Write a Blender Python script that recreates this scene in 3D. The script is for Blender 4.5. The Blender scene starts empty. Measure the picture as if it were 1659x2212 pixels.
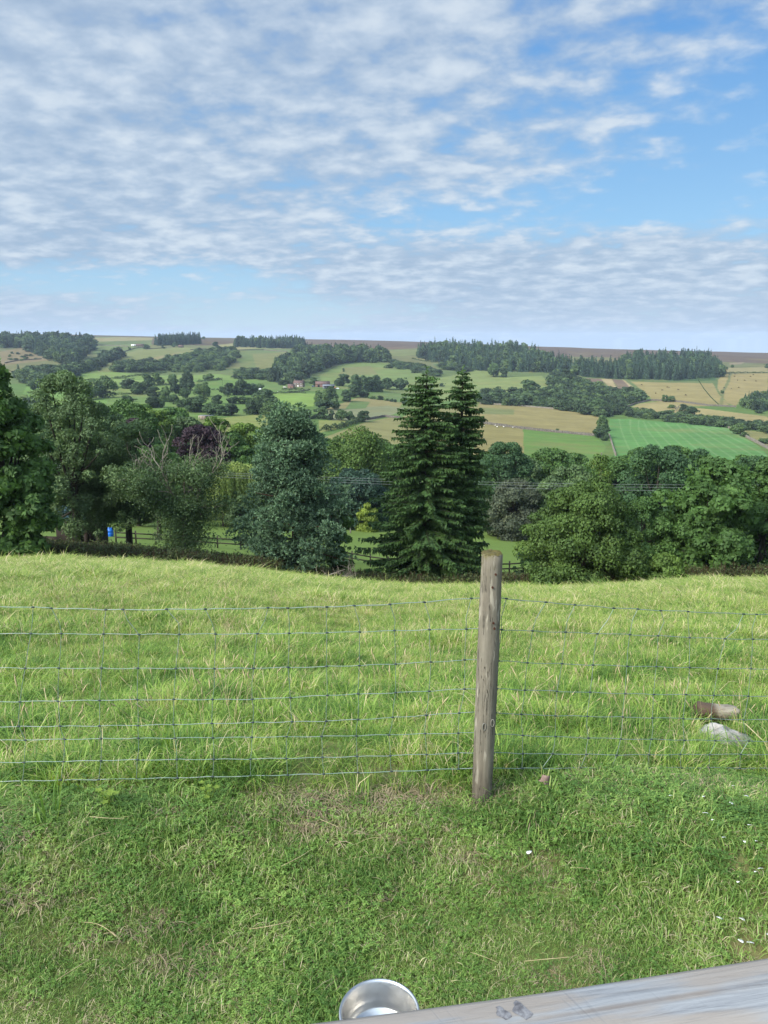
import bpy, math, random
import numpy as np
from mathutils import Vector, Matrix

R = math.radians
rng = np.random.default_rng(11)
random.seed(11)
S = bpy.context.scene

# ------------------------------------------------------------------ camera
EYE, PITCH, F, CX, CY = 1.95, R(12.6), 1661.0, 829.5, 1106.0     # measured on a 1659 x 2212 view of the photo
cam = bpy.data.cameras.new('camera')
cam.sensor_fit = 'VERTICAL'
cam.sensor_height = 24.0
cam.lens = F / 2212.0 * 24.0
cam.clip_start = 0.05
cam.clip_end = 30000
co = bpy.data.objects.new('camera', cam)
S.collection.objects.link(co)
co.location = (0, 0, EYE)
co.rotation_euler = (R(90) - PITCH, 0, 0)
S.camera = co

# ------------------------------------------------------------------ light
SUN_EL, SUN_AZ = R(36), R(-128)          # low sun behind the viewer's left shoulder, softened by thin cloud
SUN_STRENGTH, SUN_ANGLE = 4.3, R(24)
EXPOSURE = 0.5
S.view_settings.view_transform = 'Standard'
S.view_settings.look = 'None'
S.view_settings.exposure = EXPOSURE
S.view_settings.gamma = 1.0
sd = bpy.data.lights.new('sun', 'SUN')
sd.energy = SUN_STRENGTH
sd.angle = SUN_ANGLE
sd.color = (1.0, 0.93, 0.80)
so = bpy.data.objects.new('sun', sd)
S.collection.objects.link(so)
sv = Vector((math.sin(SUN_AZ) * math.cos(SUN_EL), math.cos(SUN_AZ) * math.cos(SUN_EL), math.sin(SUN_EL)))
so.rotation_euler = (-sv).to_track_quat('-Z', 'Y').to_euler()
so.location = (-20, -20, 40)


class NT:
    """small helper to wire shader nodes"""
    def __init__(s, tree):
        s.t = tree
        s.t.nodes.clear()

    def n(s, typ, props=None, **ins):
        nd = s.t.nodes.new(typ)
        for k, v in (props or {}).items():
            setattr(nd, k, v)
        for k, v in ins.items():
            key = k.replace('_', ' ')
            sock = nd.inputs.get(key)
            if sock is None:
                sock = nd.inputs[int(k[1:])]
            s.put(sock, v)
        return nd

    def put(s, sock, v):
        if isinstance(v, bpy.types.NodeSocket):
            s.t.links.new(v, sock)
        elif isinstance(v, bpy.types.Node):
            s.t.links.new(v.outputs[0], sock)
        else:
            sock.default_value = v

    def m(s, op, a, b=0.0, c=0.0, clamp=False):
        nd = s.t.nodes.new('ShaderNodeMath')
        nd.operation = op
        nd.use_clamp = clamp
        for i, v in enumerate((a, b, c)):
            s.put(nd.inputs[i], v)
        return nd.outputs[0]

    def ss(s, x, lo, hi):
        nd = s.t.nodes.new('ShaderNodeMapRange')
        nd.interpolation_type = 'SMOOTHSTEP'
        for i, v in enumerate((x, lo, hi, 0.0, 1.0)):
            s.put(nd.inputs[i], v)
        return nd.outputs[0]

    def mix(s, f, a, b, blend='MIX'):
        nd = s.t.nodes.new('ShaderNodeMix')
        nd.data_type = 'RGBA'
        nd.blend_type = blend
        s.put(nd.inputs[0], f)
        for i, v in ((6, a), (7, b)):
            s.put(nd.inputs[i], v if not isinstance(v, tuple) or len(v) == 4 else v + (1.0,))
        return nd.outputs[2]

    def noise(s, vec, scale, detail=3.0, rough=0.5, dist=0.0):
        nd = s.n('ShaderNodeTexNoise', Scale=scale, Detail=detail, Roughness=rough, Distortion=dist)
        if vec is not None:
            s.put(nd.inputs['Vector'], vec)
        return nd.outputs[0]

    def ramp(s, fac, stops):
        nd = s.t.nodes.new('ShaderNodeValToRGB')
        s.put(nd.inputs[0], fac)
        els = nd.color_ramp.elements
        while len(els) < len(stops):
            els.new(0.5)
        for e, (p, c) in zip(els, stops):
            e.position = p
            e.color = tuple(c) + (1.0,)
        return nd.outputs[0]


def lin(c):
    return tuple((v / 255 / 12.92) if v <= 10 else ((v / 255 + 0.055) / 1.055) ** 2.4 for v in c)


def C(r, g, b, k=0.42):
    """surface colour seen under this light -> albedo"""
    return tuple(v * k for v in lin((r, g, b)))


# ------------------------------------------------------------------ world: blue sky behind broken altocumulus
W = bpy.data.worlds.new('World')
S.world = W
W.use_nodes = True
w = NT(W.node_tree)
tc = w.n('ShaderNodeTexCoord')
sep = w.n('ShaderNodeSeparateXYZ')
w.put(sep.inputs[0], tc.outputs['Generated'])
X, Y, Z = sep.outputs
zz = w.m('ADD', w.m('MAXIMUM', Z, 0.0), 0.20)
u = w.m('DIVIDE', X, zz)
v = w.m('DIVIDE', Y, zz)
comb = w.n('ShaderNodeCombineXYZ')
w.put(comb.inputs[0], u)
w.put(comb.inputs[1], v)
P0 = comb.outputs[0]
rot = w.n('ShaderNodeMapping', {'vector_type': 'POINT'})
w.put(rot.inputs['Vector'], P0)
rot.inputs['Rotation'].default_value = (0, 0, R(28))
rot.inputs['Scale'].default_value = (0.95, 1.0, 1.0)
PR = rot.outputs[0]
az = w.m('ARCTAN2', X, Y)
el = w.m('ARCSINE', Z)


def sky_blob(a0, e0, sa, se):
    da = w.m('DIVIDE', w.m('SUBTRACT', az, R(a0)), R(sa))
    de = w.m('DIVIDE', w.m('SUBTRACT', el, R(e0)), R(se))
    return w.m('EXPONENT', w.m('MULTIPLY', w.m('ADD', w.m('MULTIPLY', da, da), w.m('MULTIPLY', de, de)), -1.0))


n_b = w.noise(PR, 0.8, 2.0, 0.5)
n_s = w.noise(PR, 2.6, 3.0, 0.55, 0.15)
n_p = w.noise(PR, 8.2, 5.0, 0.52, 0.10)
n_f = w.noise(P0, 15.0, 4.0, 0.6)
dens = w.m('ADD', w.m('MULTIPLY', n_b, 0.34), w.m('ADD', w.m('MULTIPLY', n_s, 0.30), w.m('ADD', w.m('MULTIPLY', n_p, 0.40), w.m('MULTIPLY', n_f, 0.10))))
clear = w.m('ADD', w.m('MULTIPLY', sky_blob(25, 13.5, 9.0, 4.6), 0.15),
            w.m('ADD', w.m('MULTIPLY', sky_blob(3, 8.0, 10, 2.2), 0.135), w.m('MULTIPLY', sky_blob(-20, 3.9, 15, 1.1), 0.21)))
clear = w.m('ADD', clear, w.m('MULTIPLY', sky_blob(20, 9.5, 9, 2.2), 0.11))
clear = w.m('ADD', clear, w.m('MULTIPLY', sky_blob(-6, 1.9, 11, 1.2), 0.17))
dens = w.m('SUBTRACT', dens, clear)
dens = w.m('ADD', dens, w.m('MULTIPLY', sky_blob(-16, 14, 24, 10), 0.11))
dens = w.m('ADD', dens, w.m('MULTIPLY', sky_blob(14, 3.8, 22, 2.8), 0.12))
cover = w.m('MULTIPLY', w.ss(dens, 0.435, 0.625), 0.91)
cover = w.m('MULTIPLY', cover, w.ss(Z, -0.03, 0.0))
br = w.m('ADD', w.m('MULTIPLY', n_p, 0.60), w.m('ADD', w.m('MULTIPLY', n_s, 0.34), w.m('MULTIPLY', n_f, 0.16)))
br = w.ss(br, 0.43, 0.72)
ccol = w.ramp(br, [(0.0, lin((166, 187, 212))), (0.48, lin((190, 207, 226))), (1.0, lin((219, 230, 240)))])
ccol = w.mix(w.m('MULTIPLY', w.m('SUBTRACT', 1.0, w.ss(Z, 0.0, 0.10)), 0.55), ccol, lin((178, 199, 225)) + (1,))
# unseen cloud glow round the sun behind the viewer, added to light the scene softly
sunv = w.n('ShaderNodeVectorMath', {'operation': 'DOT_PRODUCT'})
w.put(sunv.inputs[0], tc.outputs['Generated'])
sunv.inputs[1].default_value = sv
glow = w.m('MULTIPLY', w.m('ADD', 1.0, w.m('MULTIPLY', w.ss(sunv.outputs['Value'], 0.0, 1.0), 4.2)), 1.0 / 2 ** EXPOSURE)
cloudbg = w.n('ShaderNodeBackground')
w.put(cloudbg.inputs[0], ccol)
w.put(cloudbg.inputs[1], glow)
sky = w.n('ShaderNodeTexSky')
sky.sky_type = 'NISHITA'
sky.sun_disc = False
sky.sun_elevation = SUN_EL
sky.sun_rotation = SUN_AZ
sky.altitude = 250
sky.air_density = 1.0
sky.dust_density = 0.4
sky.ozone_density = 1.6
clearsky = w.ramp(w.m('MULTIPLY', w.m('MAXIMUM', Z, 0.0), 2.2), [(0.0, lin((186, 216, 238))), (0.22, lin((150, 205, 246))), (0.75, lin((96, 164, 234))), (1.0, lin((80, 146, 222)))])
skyc = w.n('ShaderNodeVectorMath', {'operation': 'SCALE'})
w.put(skyc.inputs[0], clearsky)
skyc.inputs['Scale'].default_value = 1.0 / 0.12
skybg = w.n('ShaderNodeBackground', Strength=0.12 / 2 ** EXPOSURE)
w.put(skybg.inputs[0], w.mix(0.75, sky.outputs[0], skyc.outputs[0]))
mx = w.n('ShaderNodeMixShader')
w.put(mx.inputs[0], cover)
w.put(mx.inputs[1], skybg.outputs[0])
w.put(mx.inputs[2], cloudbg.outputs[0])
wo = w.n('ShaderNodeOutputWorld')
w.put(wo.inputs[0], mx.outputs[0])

# ------------------------------------------------------------------ projection + terrain
cp, sp = math.cos(PITCH), math.sin(PITCH)


def ray(px, py):
    dx, dy = (px - CX) / F, (py - CY) / F
    return np.array([dx, cp - dy * sp, -sp - dy * cp])


def azt(px, py):
    d = ray(px, py)
    h = math.hypot(d[0], d[1])
    return math.atan2(d[0], d[1]), -d[2] / h


def at_dist(px, py, D):
    """point seen at this pixel, D metres away along the ground"""
    d = ray(px, py)
    return np.array([0, 0, EYE]) + d * (D / math.hypot(d[0], d[1]))


def at_height(px, py, z):
    d = ray(px, py)
    return np.array([0, 0, EYE]) + d * ((z - EYE) / d[2])


def at_plane(px, py, p0, n):
    d = ray(px, py)
    o = np.array([0, 0, EYE])
    return o + d * (np.dot(np.array(p0) - o, n) / np.dot(d, n))


def project(P):
    P = np.asarray(P, float)
    r = P - np.array([0, 0, EYE])
    dep = r[..., 1] * cp - r[..., 2] * sp
    dep = np.where(dep > 0.05, dep, 0.05)
    return CX + F * r[..., 0] / dep, CY + F * (-r[..., 1] * sp - r[..., 2] * cp) / dep


COLS = {
    0: [(42, 1197), (50, 1206), (60, 1194), (72, 1172), (105, 1135), (140, 1085), (200, 1008), (300, 955), (450, 909), (650, 865), (850, 833),
        (1000, 806), (1200, 786), (1500, 760), (1900, 736), (2300, 722), (2700, 718)],
    415: [(44, 1212), (52, 1224), (62, 1210), (72, 1186), (100, 1150), (130, 1110), (170, 1058), (220, 1008), (300, 962), (430, 907), (600, 868), (800, 840),
          (950, 819), (1100, 800), (1300, 778), (1600, 753), (1900, 740), (2300, 731), (2700, 728)],
    830: [(46, 1256), (54, 1270), (64, 1256), (72, 1222), (82, 1194), (110, 1146), (140, 1110), (180, 1062), (240, 1010), (350, 962), (450, 927), (550, 897), (650, 875),
          (780, 852), (900, 836), (1000, 817), (1150, 792), (1350, 772), (1600, 757), (1900, 744), (2300, 736), (2700, 735)],
    1245: [(46, 1262), (54, 1272), (64, 1258), (74, 1232), (85, 1208), (110, 1170), (140, 1130), (180, 1082), (240, 1040), (300, 1012), (400, 973), (500, 938), (600, 907),
           (700, 881), (850, 851), (1000, 826), (1150, 806), (1300, 791), (1500, 773), (1800, 760), (2200, 752), (2700, 752)],
    1659: [(46, 1242), (54, 1248), (66, 1238), (100, 1190), (150, 1122), (200, 1082), (280, 1032), (350, 1002), (420, 976), (520, 946), (620, 921), (720, 901),
           (850, 879), (1000, 851), (1150, 822), (1300, 802), (1500, 786), (1800, 771), (2300, 763), (2700, 764)],
}
LD = np.linspace(math.log(0.25), math.log(9000), 700)
DG = np.exp(LD)
NAZ = 241
AZG = np.linspace(R(-60), R(60), NAZ)
prof, paz = [], []
for cx_, rows in sorted(COLS.items()):
    a, _ = azt(cx_, 850)
    dd = [0.25, 1.0, 3.1, 3.4]
    zs = [0.0, 0.0, 0.0, -0.02]
    rows = [(rows[0][0], rows[0][1] + 19), (rows[1][0], rows[1][1] + 9)] + rows[2:]
    dc, yc = rows[0]
    zc = EYE - dc * azt(cx_, yc)[1]
    s0 = (zc + 0.02) / (dc - 3.4)
    for k in (0.1, 0.3, 0.55, 0.8):                     # gently rounded brow
        dk = 3.4 + (dc - 3.4) * k
        dd.append(dk)
        zs.append(-0.02 + s0 * (dk - 3.4) + 0.06 * math.sin(math.pi * k))
    for d_, y_ in rows:
        dd.append(d_)
        zs.append(EYE - d_ * azt(cx_, y_)[1])
    zl = zs[-1]
    dd += [3400, 5000, 9000]
    zs += [zl - 25, zl - 90, zl - 260]
    # interpolate the sight-line slope, which is what the photo shows
    tt = [(EYE - z) / d for d, z in zip(dd, zs)]
    z = EYE - DG * np.interp(LD, np.log(dd), tt)
    prof.append(z)
    paz.append(a)
prof = np.array(prof)
ZT = np.array([[np.interp(a, paz, prof[:, j]) for j in range(len(LD))] for a in AZG])


def smooth(A, n, axis):
    k = np.hanning(n + 2)[1:-1]
    k /= k.sum()
    pad = [(0, 0), (0, 0)]
    pad[axis] = (n // 2, n // 2)
    return np.apply_along_axis(lambda m: np.convolve(m, k, 'valid'), axis, np.pad(A, pad, mode='edge'))


ZT = smooth(smooth(ZT, 25, 0), 9, 1)


def height(x, y):
    x, y = np.asarray(x, float), np.asarray(y, float)
    D = np.maximum(np.hypot(x, y), 0.26)
    a = np.clip(np.arctan2(x, y), AZG[0], AZG[-1])
    fi = (a - AZG[0]) / (AZG[1] - AZG[0])
    fj = np.clip((np.log(D) - LD[0]) / (LD[1] - LD[0]), 0, len(LD) - 1.001)
    i = np.clip(fi.astype(int), 0, NAZ - 2)
    j = fj.astype(int)
    p, q = fi - i, fj - j
    z = (ZT[i, j] * (1 - p) + ZT[i + 1, j] * p) * (1 - q) + (ZT[i, j + 1] * (1 - p) + ZT[i + 1, j + 1] * p) * q
    # small bumps in the pasture, long swells on the far hills
    f = np.clip((D - 3.3) / 6, 0, 1) * np.clip((60 - D) / 15, 0, 1)
    z = z + f * (0.045 * np.sin(x * 1.7 + 0.6 * np.sin(y * 0.9)) * np.sin(y * 1.3 + 1.0) + 0.07 * np.sin(x * 0.55 + 2) * np.sin(y * 0.47))
    g = np.clip((D - 350) / 400, 0, 1)
    z = z + g * (1.6 * np.sin(x * 0.012 + y * 0.004) + 1.1 * np.sin(x * 0.031 - y * 0.013 + 1.3)) * np.clip((2500 - D) / 500, 0, 1)
    # behind the viewer the garden is level
    back = np.clip(-y / 6.0, 0, 1)
    return z * (1 - back) + 0.0 * back


def H1(x, y):
    return float(height(np.array([x]), np.array([y]))[0])


_DF = np.exp(np.linspace(math.log(62), math.log(2800), 3000))


def on_ground(px, py, dmin=62.0, dmax=2800.0):
    """where the sight line through a pixel meets the far ground"""
    a, t = azt(px, py)
    x, y = _DF * math.sin(a), _DF * math.cos(a)
    tt = (EYE - height(x, y)) / _DF
    ok = np.where((tt <= t) & (_DF >= dmin) & (_DF <= dmax))[0]
    k = ok[0] if len(ok) else int(np.argmin(np.where((_DF >= dmin) & (_DF <= dmax), np.abs(tt - t), 9)))
    D = _DF[k]
    return np.array([x[k], y[k], float(height(x[k:k + 1], y[k:k + 1])[0])]), D


def on_near(px, py):
    """where the sight line meets the lawn / the pasture in front"""
    a, t = azt(px, py)
    d = np.exp(np.linspace(math.log(0.5), math.log(60), 2500))
    x, y = d * math.sin(a), d * math.cos(a)
    tt = (EYE - height(x, y)) / d
    k = np.where(tt <= t)[0]
    k = k[0] if len(k) else len(d) - 1
    return np.array([x[k], y[k], float(height(x[k:k + 1], y[k:k + 1])[0])])


def in_poly(px, py, poly):
    px, py = np.asarray(px), np.asarray(py)
    inside = np.zeros(px.shape, bool)
    n = len(poly)
    for i in range(n):
        x1, y1 = poly[i]
        x2, y2 = poly[(i + 1) % n]
        c = ((y1 > py) != (y2 > py)) & (px < (x2 - x1) * (py - y1) / (y2 - y1 + 1e-9) + x1)
        inside ^= c
    return inside


# ------------------------------------------------------------------ mesh + object helpers
COL = S.collection


class MB:
    def __init__(s):
        s.V, s.L, s.LS, s.M, s.T, s.nv, s.nl = [], [], [], [], [], 0, 0

    def faces(s, verts, idx, tint=None, mat=0):
        """verts (n,3), idx (f,k) into verts"""
        verts = np.asarray(verts, float).reshape(-1, 3)
        idx = np.asarray(idx, int)
        f, k = idx.shape
        s.V.append(verts)
        s.L.append((idx + s.nv).ravel())
        s.LS.append(s.nl + np.arange(f) * k)
        s.M.append(np.full(f, mat))
        if tint is None:
            tint = np.full((len(verts), 2), 0.5)
        tint = np.asarray(tint, float)
        if tint.ndim == 1:
            tint = np.stack([tint, tint], 1)
        s.T.append(tint)
        s.nv += len(verts)
        s.nl += f * k

    def polys(s, Q, tint=None, mat=0):
        """Q (n,k,3) separate faces; tint (n,2)"""
        n, k, _ = Q.shape
        t = None if tint is None else np.repeat(np.asarray(tint, float).reshape(n, -1), k, 0)
        if t is not None and t.shape[1] == 1:
            t = np.repeat(t, 2, 1)
        s.faces(Q.reshape(-1, 3), np.arange(n * k).reshape(n, k), t, mat)

    def tube(s, path, rad, n=6, mat=0, cap=True, tint=0.5, closed=False):
        path = np.asarray(path, float)
        m = len(path)
        rad = np.full(m, rad) if np.isscalar(rad) else np.asarray(rad, float)
        tg = np.gradient(path, axis=0)
        tg /= np.linalg.norm(tg, axis=1)[:, None] + 1e-12
        ref = np.array([0, 0, 1.0]) if abs(tg[0][2]) < 0.9 else np.array([0, 1.0, 0])
        rings = []
        u = np.cross(tg[0], ref)
        u /= np.linalg.norm(u) + 1e-12
        for i in range(m):
            u = u - tg[i] * np.dot(u, tg[i])
            u /= np.linalg.norm(u) + 1e-12
            vv = np.cross(tg[i], u)
            a = np.linspace(0, 2 * np.pi, n, endpoint=False)
            rings.append(path[i] + rad[i] * (np.cos(a)[:, None] * u + np.sin(a)[:, None] * vv))
        V = np.concatenate(rings)
        q = []
        for i in range(m - 1):
            for j in range(n):
                k = (j + 1) % n
                q.append((i * n + j, i * n + k, (i + 1) * n + k, (i + 1) * n + j))
        s.faces(V, q, np.full((len(V), 2), tint), mat)
        if cap:
            s.faces(rings[0][::-1], [list(range(n))], np.full((n, 2), tint), mat)
            s.faces(rings[-1], [list(range(n))], np.full((n, 2), tint), mat)

    def box(s, c, size, mat=0, rot=0.0, tint=0.5):
        x, y, z = np.array(size) / 2
        V = np.array([(-x, -y, -z), (x, -y, -z), (x, y, -z), (-x, y, -z), (-x, -y, z), (x, -y, z), (x, y, z), (-x, y, z)])
        cr, sr = math.cos(rot), math.sin(rot)
        V = np.stack([V[:, 0] * cr - V[:, 1] * sr, V[:, 0] * sr + V[:, 1] * cr, V[:, 2]], 1) + np.array(c)
        s.faces(V, [(0, 3, 2, 1), (4, 5, 6, 7), (0, 1, 5, 4), (1, 2, 6, 5), (2, 3, 7, 6), (3, 0, 4, 7)], np.full((8, 2), tint), mat)

    def lathe(s, prof, n=32, mat=0, c=(0, 0, 0)):
        a = np.linspace(0, 2 * np.pi, n, endpoint=False)
        V = np.concatenate([np.stack([r * np.cos(a), r * np.sin(a), np.full(n, z)], 1) for r, z in prof]) + np.array(c)
        q = []
        for i in range(len(prof) - 1):
            for j in range(n):
                k = (j + 1) % n
                q.append((i * n + j, i * n + k, (i + 1) * n + k, (i + 1) * n + j))
        s.faces(V, q, None, mat)

    def mesh(s, name, mats, smooth=False):
        me = bpy.data.meshes.new(name)
        V = np.concatenate(s.V)
        L = np.concatenate(s.L)
        LS = np.concatenate(s.LS)
        me.vertices.add(len(V))
        me.vertices.foreach_set('co', V.astype(np.float32).ravel())
        me.loops.add(len(L))
        me.loops.foreach_set('vertex_index', L.astype(np.int32))
        me.polygons.add(len(LS))
        me.polygons.foreach_set('loop_start', LS.astype(np.int32))
        me.update(calc_edges=True)
        me.polygons.foreach_set('material_index', np.concatenate(s.M).astype(np.int32))
        if smooth:
            me.polygons.foreach_set('use_smooth', np.ones(len(LS), bool))
        T = np.concatenate(s.T)
        at = me.attributes.new('tint', 'FLOAT_COLOR', 'POINT')
        at.data.foreach_set('color', np.concatenate([T, np.zeros((len(T), 1)), np.ones((len(T), 1))], 1).astype(np.float32).ravel())
        for m in (mats if isinstance(mats, (list, tuple)) else [mats]):
            me.materials.append(m)
        me.update()
        return me

    def build(s, name, mats, parent=None, smooth=False, loc=None):
        o = bpy.data.objects.new(name, s.mesh(name, mats, smooth))
        COL.objects.link(o)
        if parent is not None:
            o.parent = parent
        if loc is not None:
            o.location = loc
        return o


def tag(o, label=None, cat=None, group=None, kind=None):
    if label:
        o['label'] = label
    if cat:
        o['category'] = cat
    if group:
        o['group'] = group
    if kind:
        o['kind'] = kind
    return o


def thing(name, loc, label, cat, group=None, rz=0.0):
    o = bpy.data.objects.new(name, None)
    COL.objects.link(o)
    o.location = loc
    o.rotation_euler = (0, 0, rz)
    o.empty_display_size = 0.2
    return tag(o, label, cat, group)


# ------------------------------------------------------------------ materials
MATS = {}


def mat(name):
    m = bpy.data.materials.new(name)
    m.use_nodes = True
    return m, NT(m.node_tree)


def finish(nt, shader):
    o = nt.n('ShaderNodeOutputMaterial')
    nt.put(o.inputs[0], shader)


def leaf_mat(name, cols, trans=0.22, rough=0.65, scale=0.35, spec=0.25, obj_rand=0.0):
    """cols: dark, mid, light, odd - leaf tones, mixed by a random value per leaf and per clump"""
    m, t = mat(name)
    at = t.n('ShaderNodeAttribute', {'attribute_name': 'tint'})
    sp_ = t.n('ShaderNodeSeparateColor')
    t.put(sp_.inputs[0], at.outputs['Color'])
    geo = t.n('ShaderNodeNewGeometry')
    nz = t.noise(geo.outputs['Position'], scale, 3.0, 0.6)
    f = t.m('ADD', t.m('MULTIPLY', sp_.outputs[0], 0.38), t.m('ADD', t.m('MULTIPLY', sp_.outputs[1], 0.40), t.m('MULTIPLY', t.m('SUBTRACT', nz, 0.4), 0.5)))
    if obj_rand:
        oi = t.n('ShaderNodeObjectInfo')
        f = t.m('ADD', f, t.m('MULTIPLY', t.m('SUBTRACT', oi.outputs['Random'], 0.5), obj_rand))
    col = t.ramp(f, [(0.05, cols[0]), (0.42, cols[1]), (0.78, cols[2]), (1.0, cols[3])])
    p = t.n('ShaderNodeBsdfPrincipled', Roughness=rough)
    t.put(p.inputs['Base Color'], col)
    p.inputs['Specular IOR Level'].default_value = spec
    tr = t.n('ShaderNodeBsdfTranslucent')
    t.put(tr.inputs[0], t.mix(1.0, col, (1.1, 1.25, 0.55, 1), 'MULTIPLY'))
    mx_ = t.n('ShaderNodeMixShader')
    mx_.inputs[0].default_value = trans
    t.put(mx_.inputs[1], p.outputs[0])
    t.put(mx_.inputs[2], tr.outputs[0])
    finish(t, mx_.outputs[0])
    return m


def simple_mat(name, col, rough=0.8, col2=None, scale=6.0, metal=0.0, spec=0.3, bump=0.0, stretch=(1, 1, 1), coords='Object'):
    m, t = mat(name)
    p = t.n('ShaderNodeBsdfPrincipled', Roughness=rough, Metallic=metal)
    p.inputs['Specular IOR Level'].default_value = spec
    tcx = t.n('ShaderNodeTexCoord')
    mp = t.n('ShaderNodeMapping')
    t.put(mp.inputs[0], tcx.outputs[coords])
    mp.inputs['Scale'].default_value = stretch
    nz = t.noise(mp.outputs[0], scale, 5.0, 0.6)
    t.put(p.inputs['Base Color'], t.mix(t.ss(nz, 0.3, 0.7), tuple(col), tuple(col2 or col)))
    if bump:
        b = t.n('ShaderNodeBump', Strength=bump, Distance=0.02)
        t.put(b.inputs['Height'], nz)
        t.put(p.inputs['Normal'], b.outputs[0])
    finish(t, p.outputs[0])
    return m


bark = simple_mat('bark', C(92, 84, 70), 0.9, C(58, 54, 46), 4.0, bump=0.5, stretch=(3, 3, 0.6))
bark_pine = simple_mat('pine_bark', C(120, 88, 68), 0.9, C(74, 58, 50), 4.0, bump=0.5, stretch=(3, 3, 0.6))
bark_pale = simple_mat('pale_bark', C(172, 168, 155), 0.9, C(120, 115, 102), 3.0, stretch=(2, 2, 1))
bark_far = simple_mat('far_bark', C(70, 68, 58), 0.9)

# ------------------------------------------------------------------ ground sheet
azs = np.concatenate([np.radians(np.linspace(-180, -42, 56)), np.radians(np.arange(-41.5, -31.5, 0.4)),
                      np.radians(np.arange(-31.2, 31.25, 0.075)), np.radians(np.arange(31.6, 41.6, 0.4)), np.radians(np.linspace(42, 180, 56))[:-1]])
ds = np.concatenate([np.exp(np.linspace(math.log(0.3), math.log(60), 190)), np.exp(np.linspace(math.log(61), math.log(350), 110)),
                     np.exp(np.linspace(math.log(352), math.log(2700), 480)), np.array([2800, 3000, 3400, 4000, 5000, 6500, 8800])])
AA, DD = np.meshgrid(azs, ds, indexing='ij')
GX, GY = DD * np.sin(AA), DD * np.cos(AA)
GZ = height(GX, GY)
na, nd_ = AA.shape
V = np.stack([GX, GY, GZ], -1)
PX, PY = project(V)
inview = (np.abs(AA) < R(60))

base = np.zeros((na, nd_, 3))


def setc(mask, c):
    base[mask] = c


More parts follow.
